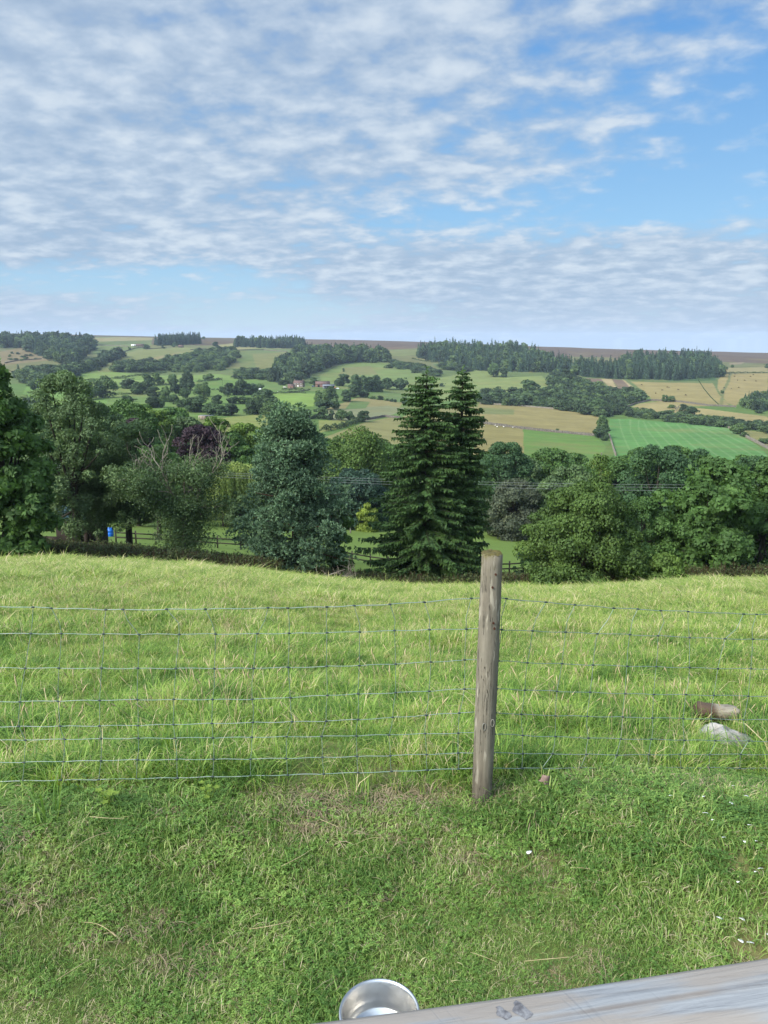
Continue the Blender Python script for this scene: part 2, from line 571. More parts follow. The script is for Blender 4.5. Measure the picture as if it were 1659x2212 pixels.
G_LAWN, G_FIELD = C(102, 116, 62, 0.6), C(124, 136, 66, 0.6)
setc(DD < 1e9, G_LAWN)
setc(DD > 3.35, G_FIELD)
setc(DD > 56, C(140, 168, 84))
setc(DD > 120, C(120, 148, 72))
setc(DD > 300, C(116, 146, 74))
setc((DD > 900), C(122, 140, 84))
setc((DD > 1150), C(134, 138, 92))
setc((DD > 1750), C(120, 104, 84))
far = (DD > 62) & inview
FIELDS = [
    # (polygon on the photo, colour seen)
    ([(0, 760), (60, 748), (95, 765), (110, 783), (60, 790), (0, 800)], (158, 142, 104)),
    ([(0, 790), (110, 778), (180, 776), (190, 795), (60, 805), (0, 812)], (140, 142, 92)),
    ([(205, 728), (330, 727), (325, 752), (290, 760), (200, 766)], (134, 150, 92)),
    ([(205, 730), (330, 726), (330, 735), (205, 742)], (176, 166, 118)),
    ([(205, 738), (330, 735), (320, 742), (205, 747)], (122, 138, 84)),
    ([(160, 800), (300, 755), (400, 750), (445, 757), (350, 790), (250, 805), (240, 815)], (150, 156, 96)),
    ([(240, 800), (330, 772), (400, 758), (300, 790)], (166, 156, 108)),
    ([(130, 822), (160, 805), (245, 803), (330, 812), (470, 808), (560, 818), (553, 830), (520, 835), (140, 830)], (146, 172, 92)),
    ([(140, 812), (210, 800), (215, 806), (145, 822)], (140, 168, 88)),
    ([(60, 838), (140, 822), (330, 818), (560, 822), (640, 835), (640, 900), (60, 900)], (128, 160, 82)),
    ([(140, 826), (245, 819), (330, 822), (300, 832), (140, 836)], (150, 174, 94)),
    ([(60, 828), (180, 832), (120, 850), (50, 850)], (132, 168, 84)),
    ([(60, 852), (170, 848), (240, 840), (230, 870), (50, 880)], (136, 172, 84)),
    ([(230, 826), (420, 822), (420, 846), (230, 850)], (138, 164, 86)),
    ([(230, 852), (480, 842), (480, 866), (230, 876)], (130, 158, 82)),
    ([(470, 745), (500, 742), (640, 742), (640, 752), (500, 757)], (178, 172, 118)),
    ([(500, 757), (560, 752), (640, 755), (620, 790), (560, 800), (520, 790)], (128, 146, 86)),
    ([(545, 765), (620, 760), (600, 790), (555, 800)], (150, 152, 94)),
    ([(500, 744), (556, 738), (650, 741), (642, 749), (560, 750)], (162, 170, 108)),
    ([(665, 745), (660, 736), (820, 735), (950, 741), (905, 752), (800, 757), (700, 750)], (138, 114, 92)),
    ([(670, 752), (800, 757), (905, 755), (940, 765), (800, 772)], (142, 150, 94)),
    ([(690, 812), (745, 782), (845, 780), (920, 810), (915, 835), (830, 842), (700, 840)], (140, 160, 92)),
    ([(740, 795), (800, 790), (815, 808), (730, 812)], (150, 152, 98)),
    ([(893, 774), (1000, 773), (1015, 787), (940, 785)], (172, 168, 112)),
    ([(935, 785), (1010, 787), (1000, 805), (945, 795)], (108, 130, 76)),
    ([(933, 820), (1040, 798), (1080, 800), (1105, 815), (1170, 812), (1195, 830), (1200, 860), (1060, 850), (940, 870)], (152, 166, 98)),
    ([(800, 852), (930, 832), (935, 870), (860, 870)], (126, 150, 88)),
    ([(550, 850), (690, 850), (676, 878), (550, 880)], (150, 180, 88)),
    ([(593, 849), (690, 850), (676, 878), (603, 872)], (158, 188, 92)),
    ([(553, 800), (560, 830), (600, 845), (690, 845), (690, 826), (600, 822)], (128, 154, 84)),
    ([(700, 885), (775, 858), (870, 870), (860, 885), (780, 905), (720, 905)], (168, 158, 104)),
    ([(705, 885), (840, 876), (875, 882), (850, 895), (790, 912), (715, 908)], (156, 160, 116)),
    ([(760, 866), (800, 868), (790, 882), (745, 884)], (120, 146, 84)),
    ([(688, 908), (760, 908), (740, 924), (690, 935)], (160, 166, 96)),
    ([(460, 905), (560, 895), (610, 900), (610, 940), (450, 945)], (164, 174, 96)),
    ([(700, 945), (780, 915), (840, 902), (880, 902), (880, 960), (690, 960)], (166, 162, 104)),
    ([(880, 950), (870, 900), (930, 880), (1040, 878), (1035, 960), (900, 985)], (166, 160, 102)),
    ([(1034, 873), (1120, 876), (1200, 882), (1294, 900), (1284, 941), (1130, 926), (1030, 914)], (178, 164, 106)),
    ([(1036, 880), (1110, 884), (1110, 896), (1036, 894)], (150, 156, 98)),
    ([(1030, 914), (1130, 927), (1132, 985), (1020, 1000)], (172, 160, 100)),
    ([(1130, 928), (1284, 942), (1310, 965), (1290, 1000), (1133, 1000)], (124, 160, 78)),
    ([(1316, 905), (1360, 905), (1570, 922), (1640, 965), (1659, 985), (1659, 1000), (1330, 1000), (1315, 940)], (116, 166, 90)),
    ([(1320, 880), (1376, 862), (1405, 858), (1412, 868), (1370, 880), (1345, 884)], (138, 168, 92)),
    ([(1345, 888), (1380, 872), (1430, 867), (1500, 880), (1659, 900), (1659, 925), (1560, 908), (1470, 892), (1400, 898), (1350, 896)], (192, 176, 118)),
    ([(1362, 824), (1420, 826), (1540, 828), (1552, 850), (1575, 876), (1500, 878), (1412, 866), (1390, 845)], (182, 166, 108)),
    ([(1562, 808), (1659, 806), (1659, 850), (1600, 860), (1590, 878), (1570, 870), (1550, 840), (1552, 820)], (186, 168, 110)),
    ([(1562, 795), (1659, 793), (1659, 805), (1562, 806)], (180, 168, 118)),
    ([(1265, 817), (1298, 818), (1305, 826), (1280, 838), (1265, 830)], (150, 128, 108)),
    ([(1298, 818), (1322, 819), (1336, 845), (1328, 848)], (206, 186, 138)),
    ([(1322, 819), (1346, 821), (1362, 838), (1340, 846)], (150, 128, 108)),
    ([(1344, 820), (1350, 822), (1368, 836), (1362, 838)], (206, 186, 138)),
    ([(1460, 815), (1545, 808), (1548, 822), (1440, 824)], (88, 118, 70)),
    ([(1225, 762), (1350, 768), (1350, 782), (1230, 775)], (150, 140, 98)),
    ([(1575, 924), (1659, 935), (1659, 965), (1620, 950)], (160, 158, 98)),
]
for poly, c in FIELDS:
    setc(far & in_poly(PX, PY, poly), C(*c))
# moor top
moor = far & (PY < np.interp(PX, [0, 200, 420, 660, 950, 1106, 1339, 1570, 1659], [722, 727, 731, 748, 752, 766, 785, 792, 792])) & (DD > 1500)
setc(moor & (PX > 640), C(126, 108, 92))
setc(moor & (PX <= 640), C(118, 108, 84))
setc(far & in_poly(PX, PY, [(1380, 776), (1450, 772), (1450, 779), (1390, 784)]), C(170, 150, 118))
setc(far & in_poly(PX, PY, [(1230, 770), (1330, 773), (1320, 777), (1230, 775)]), C(138, 140, 92))
setc(far & in_poly(PX, PY, [(1575, 784), (1610, 782), (1600, 787), (1575, 788)]), C(172, 156, 124))
# drilled rows in the bright green field
for i in range(15):
    x0 = 1338 + i * 17
    pl = [(x0 + 8 * math.sin(i), 906 + (x0 - 1338) * 0.085), (x0 + 4 + i * 2.0, 930), (x0 + 14 + i * 5.5, 955), (x0 + 30 + i * 10, 990)]
    for (x1, y1), (x2, y2) in zip(pl[:-1], pl[1:]):
        tpar = np.clip(((PX - x1) * (x2 - x1) + (PY - y1) * (y2 - y1)) / ((x2 - x1) ** 2 + (y2 - y1) ** 2), 0, 1)
        dist = np.hypot(PX - x1 - tpar * (x2 - x1), PY - y1 - tpar * (y2 - y1))
        mk = far & (dist < 1.5) & (PX > 1316) & (PY > 903) & (DD < 800) & (np.abs(base - np.array(C(116, 166, 90))).sum(-1) < 0.01)
        setc(mk, C(138, 178, 108))
# tracks on the pale hill
for pl in ([(1578, 806), (1573, 825), (1562, 845), (1558, 872)],):
    for (x1, y1), (x2, y2) in zip(pl[:-1], pl[1:]):
        tpar = np.clip(((PX - x1) * (x2 - x1) + (PY - y1) * (y2 - y1)) / ((x2 - x1) ** 2 + (y2 - y1) ** 2), 0, 1)
        dist = np.hypot(PX - x1 - tpar * (x2 - x1), PY - y1 - tpar * (y2 - y1))
        setc(far & (dist < 3.0), C(142, 146, 92))

ground_m, t = mat('ground')
at = t.n('ShaderNodeAttribute', {'attribute_name': 'Col'})
geo = t.n('ShaderNodeNewGeometry')
pos = geo.outputs['Position']
n1 = t.noise(pos, 0.045, 5.0, 0.65)
n2 = t.noise(pos, 0.35, 5.0, 0.65)
n3 = t.noise(pos, 9.0, 6.0, 0.7)
cl = t.n('ShaderNodeVectorMath', {'operation': 'LENGTH'})
t.put(cl.inputs[0], pos)
farf = t.ss(cl.outputs['Value'], 60, 300)
vfar = t.m('ADD', 0.55, t.m('ADD', t.m('MULTIPLY', n1, 0.62), t.m('MULTIPLY', n2, 0.30)))
vnear = t.m('ADD', 0.35, t.m('ADD', t.m('MULTIPLY', n3, 0.9), t.m('MULTIPLY', n2, 0.3)))
mpn = t.n('ShaderNodeMapping')
t.put(mpn.inputs[0], pos)
mpn.inputs['Rotation'].default_value = (0, 0, R(35))
mpn.inputs['Scale'].default_value = (0.018, 0.22, 0.05)
n5 = t.noise(mpn.outputs[0], 1.0, 6.0, 0.7, 0.4)
vfar = t.m('ADD', vfar, t.m('MULTIPLY', t.m('SUBTRACT', n5, 0.5), 0.55))
vfar = t.m('ADD', t.m('MULTIPLY', t.m('SUBTRACT', vfar, 1.0), 1.35), 1.0)
val = t.m('ADD', t.m('MULTIPLY', vfar, farf), t.m('MULTIPLY', vnear, t.m('SUBTRACT', 1.0, farf)))
c1 = t.mix(1.0, at.outputs['Color'], val, 'MULTIPLY')
# drier, yellower patches
dry = t.m('MULTIPLY', t.ss(t.noise(pos, 0.016, 6.0, 0.7), 0.5, 0.68), t.m('MULTIPLY', farf, 0.45))
c2 = t.mix(dry, c1, C(172, 158, 102) + (1,))
# brown thatch showing in the lawn
th = t.m('MULTIPLY', t.ss(t.noise(pos, 1.9, 4.0, 0.6), 0.45, 0.62), t.m('SUBTRACT', 1.0, t.ss(cl.outputs['Value'], 3.4, 4.5)))
c3 = t.mix(t.m('MULTIPLY', th, 0.6), c2, C(150, 134, 98, 0.6) + (1,))
p = t.n('ShaderNodeBsdfPrincipled', Roughness=0.95)
p.inputs['Specular IOR Level'].default_value = 0.1
t.put(p.inputs['Base Color'], c3)
b = t.n('ShaderNodeBump', Strength=0.6, Distance=0.03)
t.put(b.inputs['Height'], n3)
t.put(p.inputs['Normal'], b.outputs[0])
finish(t, p.outputs[0])

gm = bpy.data.meshes.new('ground')
Vf = V.reshape(-1, 3)
nv = len(Vf)
ii, jj = np.meshgrid(np.arange(na), np.arange(nd_ - 1), indexing='ij')
i2 = (ii + 1) % na
quads = np.stack([ii * nd_ + jj, ii * nd_ + jj + 1, i2 * nd_ + jj + 1, i2 * nd_ + jj], -1).reshape(-1, 4)
centre = nv
tri = np.stack([np.full(na, centre), np.arange(na) * nd_, ((np.arange(na) + 1) % na) * nd_], -1)
Vf = np.concatenate([Vf, [[0, 0, 0]]])
L = np.concatenate([quads.ravel(), tri.ravel()])
LS = np.concatenate([np.arange(len(quads)) * 4, len(quads) * 4 + np.arange(na) * 3])
gm.vertices.add(len(Vf))
gm.vertices.foreach_set('co', Vf.astype(np.float32).ravel())
gm.loops.add(len(L))
gm.loops.foreach_set('vertex_index', L.astype(np.int32))
gm.polygons.add(len(LS))
gm.polygons.foreach_set('loop_start', LS.astype(np.int32))
gm.update(calc_edges=True)
gm.polygons.foreach_set('use_smooth', np.ones(len(LS), bool))
ca = gm.attributes.new('Col', 'FLOAT_COLOR', 'POINT')
cc = np.concatenate([base.reshape(-1, 3), [G_LAWN]])
ca.data.foreach_set('color', np.concatenate([cc, np.ones((len(cc), 1))], 1).astype(np.float32).ravel())
gm.materials.append(ground_m)
gm.update()
go = bpy.data.objects.new('ground', gm)
COL.objects.link(go)
tag(go, kind='structure')

# ------------------------------------------------------------------ foliage builders
def unit(a):
    return a / (np.linalg.norm(a, axis=-1, keepdims=True) + 1e-9)


def leaf_quads(p, n, L, wd, g, droop=0.3, fold=0.25):
    """diamond leaves at p, facing n, length L, width wd"""
    N = len(p)
    a = g.normal(size=(N, 3))
    a[:, 2] -= droop * 1.5
    a = unit(a - n * np.sum(a * n, 1, keepdims=True))
    b_ = np.cross(n, a)
    L = np.broadcast_to(np.asarray(L, float), (N,))[:, None]
    wd = np.broadcast_to(np.asarray(wd, float), (N,))[:, None]
    dn = -n * wd * fold
    return np.stack([p - a * L * 0.5, p + b_ * wd * 0.5 + dn - a * L * 0.05, p + a * L * 0.5, p - b_ * wd * 0.5 + dn - a * L * 0.05], 1)


def sphere_dirs(N, g, up=0.25):
    d = g.normal(size=(N, 3))
    d = unit(d)
    d[:, 2] += up
    return unit(d)


PROFILES = {
    'round': lambda u: np.sqrt(np.clip(1 - np.abs(2 * u - 0.9) ** 3 / 1.4, 0.02, 1)),
    'dome': lambda u: np.sqrt(np.clip(1 - u ** 2.6, 0.02, 1)) * (0.8 + 0.2 * np.minimum(u * 4, 1)),
    'cone': lambda u: np.clip(1.02 - u, 0.03, 1) ** 0.75,
    'column': lambda u: np.clip(1 - np.abs(2 * u - 0.8) ** 3, 0.1, 1),
    'spread': lambda u: np.sqrt(np.clip(1 - (u - 0.35) ** 2 / 0.46, 0.02, 1)),
}


def broadleaf_mesh(H, Wd, seed, base=0.12, shape='round', nclump=60, nleaf=14000, leaf=(0.22, 0.13), crad=0.15, up=0.35, palm=False,
                   droop=0.3, flat=0.75, inner=0.25, wob=0.18, trunk_r=None, twigs=True, offs=(0, 0), topf=0.8):
    """returns crown MB, trunk MB around the origin (trunk foot at 0,0,0)"""
    g = np.random.default_rng(seed)
    pf = PROFILES[shape]
    zb = H * base
    crown, trunk = MB(), MB()
    uu = g.uniform(0.02, 0.98, nclump * 3)
    keep = g.uniform(0, 1, len(uu)) < (0.25 + 0.75 * pf(uu))
    uu = uu[keep][:nclump]
    n = len(uu)
    ph = g.uniform(0, 2 * np.pi, n)
    lob = 1 + wob * np.sin(ph * 2 + g.uniform(0, 6)) + wob * 0.8 * np.sin(ph * 3 + uu * 5 + g.uniform(0, 6))
    rc = Wd * crad * g.uniform(0.45, 1.5, n)
    rr = np.maximum(pf(uu) * Wd / 2 * lob - rc * 0.7, 0) * np.sqrt(g.uniform(inner, 1, n))
    cz = zb + uu * (H - zb) - rc * 0.5 * uu
    cc_ = np.stack([rr * np.cos(ph) + offs[0] * uu, rr * np.sin(ph) + offs[1] * uu, cz], 1)
    wts = rc ** 2
    k = g.choice(n, nleaf, p=wts / wts.sum())
    d = sphere_dirs(nleaf, g, up)
    out = cc_[k] - np.array([0, 0, zb + 0.35 * (H - zb)])
    d = unit(d + 0.35 * unit(out))
    r_ = rc[k][:, None] * (0.55 + 0.55 * g.uniform(0, 1, (nleaf, 1)) ** 0.6)
    p_ = cc_[k] + d * r_ * np.array([1, 1, flat])
    nn = unit(d + 0.55 * g.normal(size=(nleaf, 3)))
    ct = g.uniform(0, 1, n)
    tint = np.stack([g.uniform(0, 1, nleaf), ct[k]], 1)
    sz = g.uniform(0.7, 1.3, nleaf)
    if palm:                                             # five drooping leaflets per leaf
        for j in range(5):
            a = 2 * np.pi * j / 5 + g.uniform(0, 6, nleaf)
            t1 = unit(np.cross(nn, np.array([0.3, 0.2, 1.0])))
            t2 = np.cross(nn, t1)
            ax = np.cos(a)[:, None] * t1 + np.sin(a)[:, None] * t2
            ax[:, 2] -= 0.55
            ax = unit(ax)
            sd_ = unit(np.cross(ax, nn + 0.01))
            L_ = (leaf[0] * sz)[:, None]
            w_ = (leaf[1] * sz)[:, None]
            crown.polys(np.stack([p_, p_ + ax * L_ * 0.6 + sd_ * w_ * 0.5, p_ + ax * L_, p_ + ax * L_ * 0.6 - sd_ * w_ * 0.5], 1), tint)
    else:
        crown.polys(leaf_quads(p_, nn, leaf[0] * sz, leaf[1] * sz, g, droop), tint)
    tr_ = trunk_r or H * 0.022
    ht = H * topf
    pth = np.array([[0, 0, -0.3], [0.02 * H * g.normal() * 0.3, 0.0, ht * 0.3], [offs[0] * 0.4, offs[1] * 0.4, ht * 0.65], [offs[0] * 0.8, offs[1] * 0.8, ht]])
    trunk.tube(pth, [tr_ * 1.25, tr_, tr_ * 0.6, tr_ * 0.2], 7)
    if twigs:
        for i in g.choice(n, min(n, 26), replace=False):
            s0 = pth[1] + (pth[3] - pth[1]) * g.uniform(0, 0.6) * (0.3 + 0.7 * uu[i])
            e = cc_[i]
            mid = (s0 + e) / 2 + np.array([0, 0, -0.04 * H * g.uniform(0, 1)])
            trunk.tube([s0, mid, e], [tr_ * 0.42, tr_ * 0.25, tr_ * 0.08], 5, cap=False)
    return crown, trunk


def spruce_mesh(H, Rb, seed, foot=0.02, power=0.85, cap=9.0):
    g = np.random.default_rng(seed)
    crown, trunk = MB(), MB()
    trunk.tube([[0, 0, -0.4], [0.05, 0, H * 0.4], [0, 0.05, H * 0.8], [0, 0, H]], [0.30, 0.22, 0.10, 0.015], 8)
    z = H * foot
    Q, T = [], []
    while z < H * 0.985:
        fr = z / H
        nb = 9 if fr < 0.8 else 6
        a0 = g.uniform(0, 6.28)
        for kk in range(nb):
            a = a0 + 2 * np.pi * kk / nb + g.normal() * 0.18
            Lb = (min(Rb * (1 - fr) ** power, cap * Rb) + 0.12) * g.choice([0.75, 0.9, 0.97, 1.0, 1.06]) * g.uniform(0.8, 1.12) * (1 + 0.13 * math.sin(3 * a + 9 * fr + seed))
            if fr < 0.12:
                Lb *= 0.75 + 2 * fr
            dr = np.array([math.cos(a), math.sin(a), 0])
            z0 = z + g.uniform(-0.45, 0.45)
            sag = (0.22 - 0.34 * fr) * Lb * g.uniform(0.0, 2.0)

            def bp(s):
                s = np.asarray(s)[..., None]
                return dr * Lb * s + np.array([0, 0, 1.0]) * (z0 - sag * s + 0.42 * sag * s ** 3)
            if Lb > 0.5:
                trunk.tube(bp(np.array([0, 0.5, 1.0])), [0.035, 0.02, 0.006], 4, cap=False)
            nt = max(5, int(Lb / 0.105))
            s = np.linspace(0.12, 1.0, nt) + g.normal(size=nt) * 0.02
            ct = g.uniform(0, 1)
            for side in (-1, 1, 0):
                P_ = bp(s)
                lt = (0.24 + 0.34 * Lb * 0.32 * (1.05 - s)) * g.uniform(0.6, 1.4, nt)
                if side == 0:
                    lt = 0.28 * g.uniform(0.7, 1.3, nt)
                perp = np.array([-dr[1], dr[0], 0]) * side
                ax = unit(dr * 0.75 + perp * 0.85 + np.array([0, 0, -0.30 if side else 0.1]) + 0.16 * g.normal(size=(nt, 3)))
                e = P_ + ax * lt[:, None]
                e[:, 2] -= 0.18 * lt
                up_ = unit(np.array([0, 0, 1.0]) + 0.45 * g.normal(size=(nt, 3)))
                sd_ = unit(np.cross(ax, up_))
                wv = (0.05 + 0.035 * g.uniform(0, 1, nt))[:, None]
                mid = P_ + (e - P_) * 0.45
                Q.append(np.stack([P_, mid + sd_ * wv, e, mid - sd_ * wv], 1))
                T.append(np.stack([g.uniform(0, 1, nt), np.full(nt, ct) * 0.7 + 0.3 * s], 1))
                # hanging sprays under the twig
                hv = np.array([0, 0, -1.0]) + 0.25 * g.normal(size=(nt, 3)) + 0.25 * dr
                hl = (0.12 + 0.24 * g.uniform(0, 1, nt))[:, None] * (1.2 - 0.75 * fr)
                Q.append(np.stack([mid - ax * 0.05, mid + ax * 0.06, mid + hv * hl + ax * 0.02, mid + hv * hl * 0.6 - ax * 0.05], 1))
                T.append(np.stack([g.uniform(0, 0.8, nt), np.full(nt, ct)], 1))
        z += (0.21 + 0.10 * g.uniform()) * (1.0 if fr < 0.75 else 0.9)
    # leader
    P_ = np.stack([np.zeros(14), np.zeros(14), np.linspace(H * 0.965, H + 0.25, 14)], 1)
    d = unit(g.normal(size=(14, 3)) + np.array([0, 0, 1.2]))
    sd_ = unit(np.cross(d, np.array([0.3, 1, 0.1])))
    Q.append(np.stack([P_, P_ + d * 0.12 + sd_ * 0.04, P_ + d * 0.26, P_ + d * 0.12 - sd_ * 0.04], 1))
    T.append(np.stack([np.full(14, 0.8), np.full(14, 0.8)], 1))
    crown.polys(np.concatenate(Q), np.concatenate(T))
    return crown, trunk


def pine_mesh(H, Wd, seed):
    g = np.random.default_rng(seed)
    crown, trunk = MB(), MB()
    trunk.tube([[0, 0, -0.4], [0.1, 0, H * 0.35], [-0.05, 0.05, H * 0.7], [0, 0, H * 0.97]], [0.30, 0.24, 0.14, 0.03], 8)
    nb = 180
    u = np.sort(g.uniform(0.03, 0.99, nb))
    prof = np.interp(u, [0, 0.12, 0.3, 0.5, 0.66, 0.8, 0.92, 1.0], [0.9, 1.0, 0.95, 0.76, 0.58, 0.44, 0.30, 0.12])
    pads, prad, ptint = [], [], []
    for i in range(nb):
        a = g.uniform(0, 6.28)
        Lb = prof[i] * Wd / 2 * g.uniform(0.6, 1.08)
        z0 = u[i] * H * 0.93
        rise = Lb * (0.12 + 0.38 * u[i]) * g.uniform(0.4, 1.2) - Lb * 0.25 * (1 - u[i])
        dr = np.array([math.cos(a), math.sin(a), 0])
        e = dr * Lb + np.array([0, 0, z0 + rise])
        trunk.tube([np.array([0, 0, z0]), dr * Lb * 0.55 + np.array([0, 0, z0 + rise * 0.3]), e], [0.06, 0.04, 0.012], 5, cap=False)
        for f in ([1.0, 0.78, 0.55] if Lb > 1.4 else [1.0, 0.6]):
            pads.append(dr * Lb * f + np.array([0, 0, z0 + rise * f * f]) + g.normal(size=3) * 0.22)
            prad.append(g.uniform(0.5, 0.95) * (0.75 + 0.35 * prof[i]))
            ptint.append(g.uniform(0, 1))
    pads, prad, ptint = np.array(pads), np.array(prad), np.array(ptint)
    nt = 16000
    k = g.choice(len(pads), nt, p=prad ** 2 / np.sum(prad ** 2))
    d = sphere_dirs(nt, g, 0.45)
    p_ = pads[k] + d * (prad[k] * g.uniform(0.55, 1.0, nt))[:, None] * np.array([1, 1, 0.55])
    for j in range(5):                                   # needle brush of five blades
        ax = unit(d * 0.9 + np.array([0, 0, 0.35]) + 0.75 * g.normal(size=(nt, 3)))
        sd_ = unit(np.cross(ax, g.normal(size=(nt, 3))))
        L_ = g.uniform(0.16, 0.30, nt)[:, None]
        crown.polys(np.stack([p_, p_ + ax * L_ * 0.5 + sd_ * 0.045, p_ + ax * L_, p_ + ax * L_ * 0.5 - sd_ * 0.045], 1),
                    np.stack([g.uniform(0, 1, nt), ptint[k]], 1))
    return crown, trunk


def willow_mesh(H, Wd, seed):
    g = np.random.default_rng(seed)
    crown, trunk = MB(), MB()
    trunk.tube([[0, 0, -0.3], [0.1, 0, H * 0.4], [0, 0.1, H * 0.75]], [0.3, 0.22, 0.1], 7)
    ns = 1900
    lob = g.normal(size=(9, 3)) * np.array([Wd * 0.24, Wd * 0.24, H * 0.10]) + np.array([0, 0, H * 0.72])
    k = g.integers(0, 9, ns)
    d = sphere_dirs(ns, g, 0.6)
    st = lob[k] + d * np.array([Wd * 0.22, Wd * 0.22, H * 0.16])
    ct = g.uniform(0, 1, 9)
    for i in range(9):
        trunk.tube([[0, 0, H * 0.4], (lob[i] + np.array([0, 0, H * 0.45])) / 2, lob[i]], [0.12, 0.08, 0.03], 5, cap=False)
    ln = g.uniform(0.25, 0.6, ns) * H
    m = 18
    for j in range(m):
        f = j / m
        p_ = st + d * np.array([0.5, 0.5, 0]) * f + np.stack([np.zeros(ns), np.zeros(ns), -ln * f], 1) + 0.05 * g.normal(size=(ns, 3))
        nn = unit(d + 0.6 * g.normal(size=(ns, 3)))
        crown.polys(leaf_quads(p_, nn, 0.34, 0.14, g, 1.6), np.stack([g.uniform(0, 1, ns), ct[k]], 1))
    return crown, trunk


def bare_branches(mb, start, dirn, L, r, depth, g, tips=None):
    n = 5
    pts = [np.array(start, float)]
    d = np.array(dirn, float)
    for i in range(n):
        d = unit(d + g.normal(size=3) * 0.22 + np.array([0, 0, 0.06]))
        pts.append(pts[-1] + d * L / n)
    mb.tube(pts, np.maximum(np.linspace(r, r * 0.45, n + 1), min(r, 0.015)), 5, cap=False)
    if tips is not None:
        tips.append(pts[-1])
        tips.append(pts[3])
    if depth > 0:
        for i in (2, 3, 4, 5):
            for _ in range(1 if i < 5 else 2):
                dd_ = unit(d + g.normal(size=3) * 0.5 + np.array([0, 0, 0.25]))
                bare_branches(mb, pts[i], dd_, L * g.uniform(0.45, 0.7), r * 0.5, depth - 1, g, tips)


# leaf palettes (dark, mid, light, odd)
def pal(mid, k=1.0, spread=0.42, odd=None):
    m_ = np.array(C(*mid, 0.70)) * k
    return [tuple(m_ * (1 - spread)), tuple(m_), tuple(m_ * (1 + spread) * np.array([1.06, 1.0, 0.85])), tuple(C(*odd)) if odd else tuple(m_ * (1.25 + spread) * np.array([1.25, 1.05, 0.7]))]


LM = {
    'chestnut': leaf_mat('chestnut_leaves', pal((78, 110, 54))),
    'ash': leaf_mat('ash_leaves', pal((96, 120, 78))),
    'green': leaf_mat('green_leaves', pal((82, 114, 58))),
    'fresh': leaf_mat('fresh_leaves', pal((100, 128, 58))),
    'lime': leaf_mat('lime_leaves', pal((128, 148, 64)), 0.3),
    'beech': leaf_mat('beech_leaves', pal((86, 112, 54), 1, 0.45, (150, 140, 70))),
    'dark': leaf_mat('dark_leaves', pal((68, 98, 62))),
    'sycamore': leaf_mat('sycamore_leaves', pal((58, 84, 70))),
    'copper': leaf_mat('copper_leaves', pal((62, 46, 54), 1, 0.4, (84, 60, 56)), 0.1),
    'brown': leaf_mat('brownish_leaves', pal((84, 94, 74), 1, 0.4, (116, 106, 82))),
    'willow': leaf_mat('willow_leaves', pal((142, 160, 92)), 0.3),
    'spruce': leaf_mat('spruce_needles', pal((66, 94, 48), 1.0, 0.5, (96, 122, 58)), 0.10),
    'pine': leaf_mat('pine_needles', pal((94, 122, 92), 1.0, 0.5, (132, 154, 118)), 0.08),
    'valley': leaf_mat('valley_leaves', pal((72, 96, 58), 1, 0.48), 0.15, scale=0.02, obj_rand=0.7),
    'wood': leaf_mat('woodland_leaves', pal((74, 96, 62), 1, 0.5), 0.15, scale=0.02, obj_rand=0.9),
    'conifer': leaf_mat('plantation_needles', pal((58, 82, 62), 1, 0.5), 0.05, scale=0.02, obj_rand=0.7),
    'hedge': leaf_mat('hedge_leaves', pal((80, 98, 58)), 0.15, scale=0.05),
}


def tree(name, px, topy, D, Wpx, kind, label, cat, builder, seed, dz=0.0, bk=None, group=None, rz=0.0, trunk_m=None):
    """a tree D metres off whose tip shows at (px, topy); Wpx is its crown's width in the photo"""
    P = at_dist(px, topy, D)
    zb = H1(P[0], P[1])
    Ht = P[2] - zb + dz
    dep = P[1] * cp - (P[2] - EYE) * sp
    Wm = Wpx / F * dep
    cr, tk = builder(Ht, Wm, seed, **(bk or {}))
    root = thing(name, (P[0], P[1], zb), label, cat, group, rz)
    tk.build('trunk', trunk_m or bark, root, True)
    cr.build('crown', LM[kind], root)
    return root


def sprucer(H, Wm, seed, **k):
    return spruce_mesh(H, Wm / 2, seed, **k)


# ---- the trees beyond the pasture
TG = 'trees beyond the pasture'
tree('spruce_tree', 922, 800, 55, 292, 'spruce', 'wider dark spruce with branches down to the grass, left one of the pair', 'spruce tree', sprucer, 3, bk={'power': 0.62})
tree('spruce_tree', 1000, 800, 57, 225, 'spruce', 'slimmer dark spruce with bare lower trunk, right one of the pair', 'spruce tree', sprucer, 5, bk={'foot': 0.06, 'power': 0.62, 'cap': 0.47})
tree('pine_tree', 628, 868, 53, 276, 'pine', 'blue green pine with dense needle pads, growing left of the two spruces', 'pine tree', pine_mesh, 4, trunk_m=bark_pine)
tree('horse_chestnut_tree', -22, 770, 48, 205, 'chestnut', 'tall dark horse chestnut cut by the left edge of the view', 'horse chestnut tree', broadleaf_mesh, 21,
     bk=dict(base=0.0, shape='column', nclump=150, nleaf=11000, leaf=(0.30, 0.12), palm=True, crad=0.12))
tree('horse_chestnut_tree', 1545, 985, 54, 205, 'chestnut', 'broad horse chestnut with big drooping leaves, right of the mixed birch and beech', 'horse chestnut tree', broadleaf_mesh, 22,
     bk=dict(base=0.0, shape='round', nclump=120, nleaf=10000, leaf=(0.30, 0.12), palm=True, crad=0.12))
tree('horse_chestnut_tree', 1668, 985, 60, 120, 'green', 'leafy tree at the right edge, half hidden behind the broad horse chestnut', 'tree', broadleaf_mesh, 23,
     bk=dict(base=0.0, shape='round', nclump=70, nleaf=26000, leaf=(0.24, 0.14)))
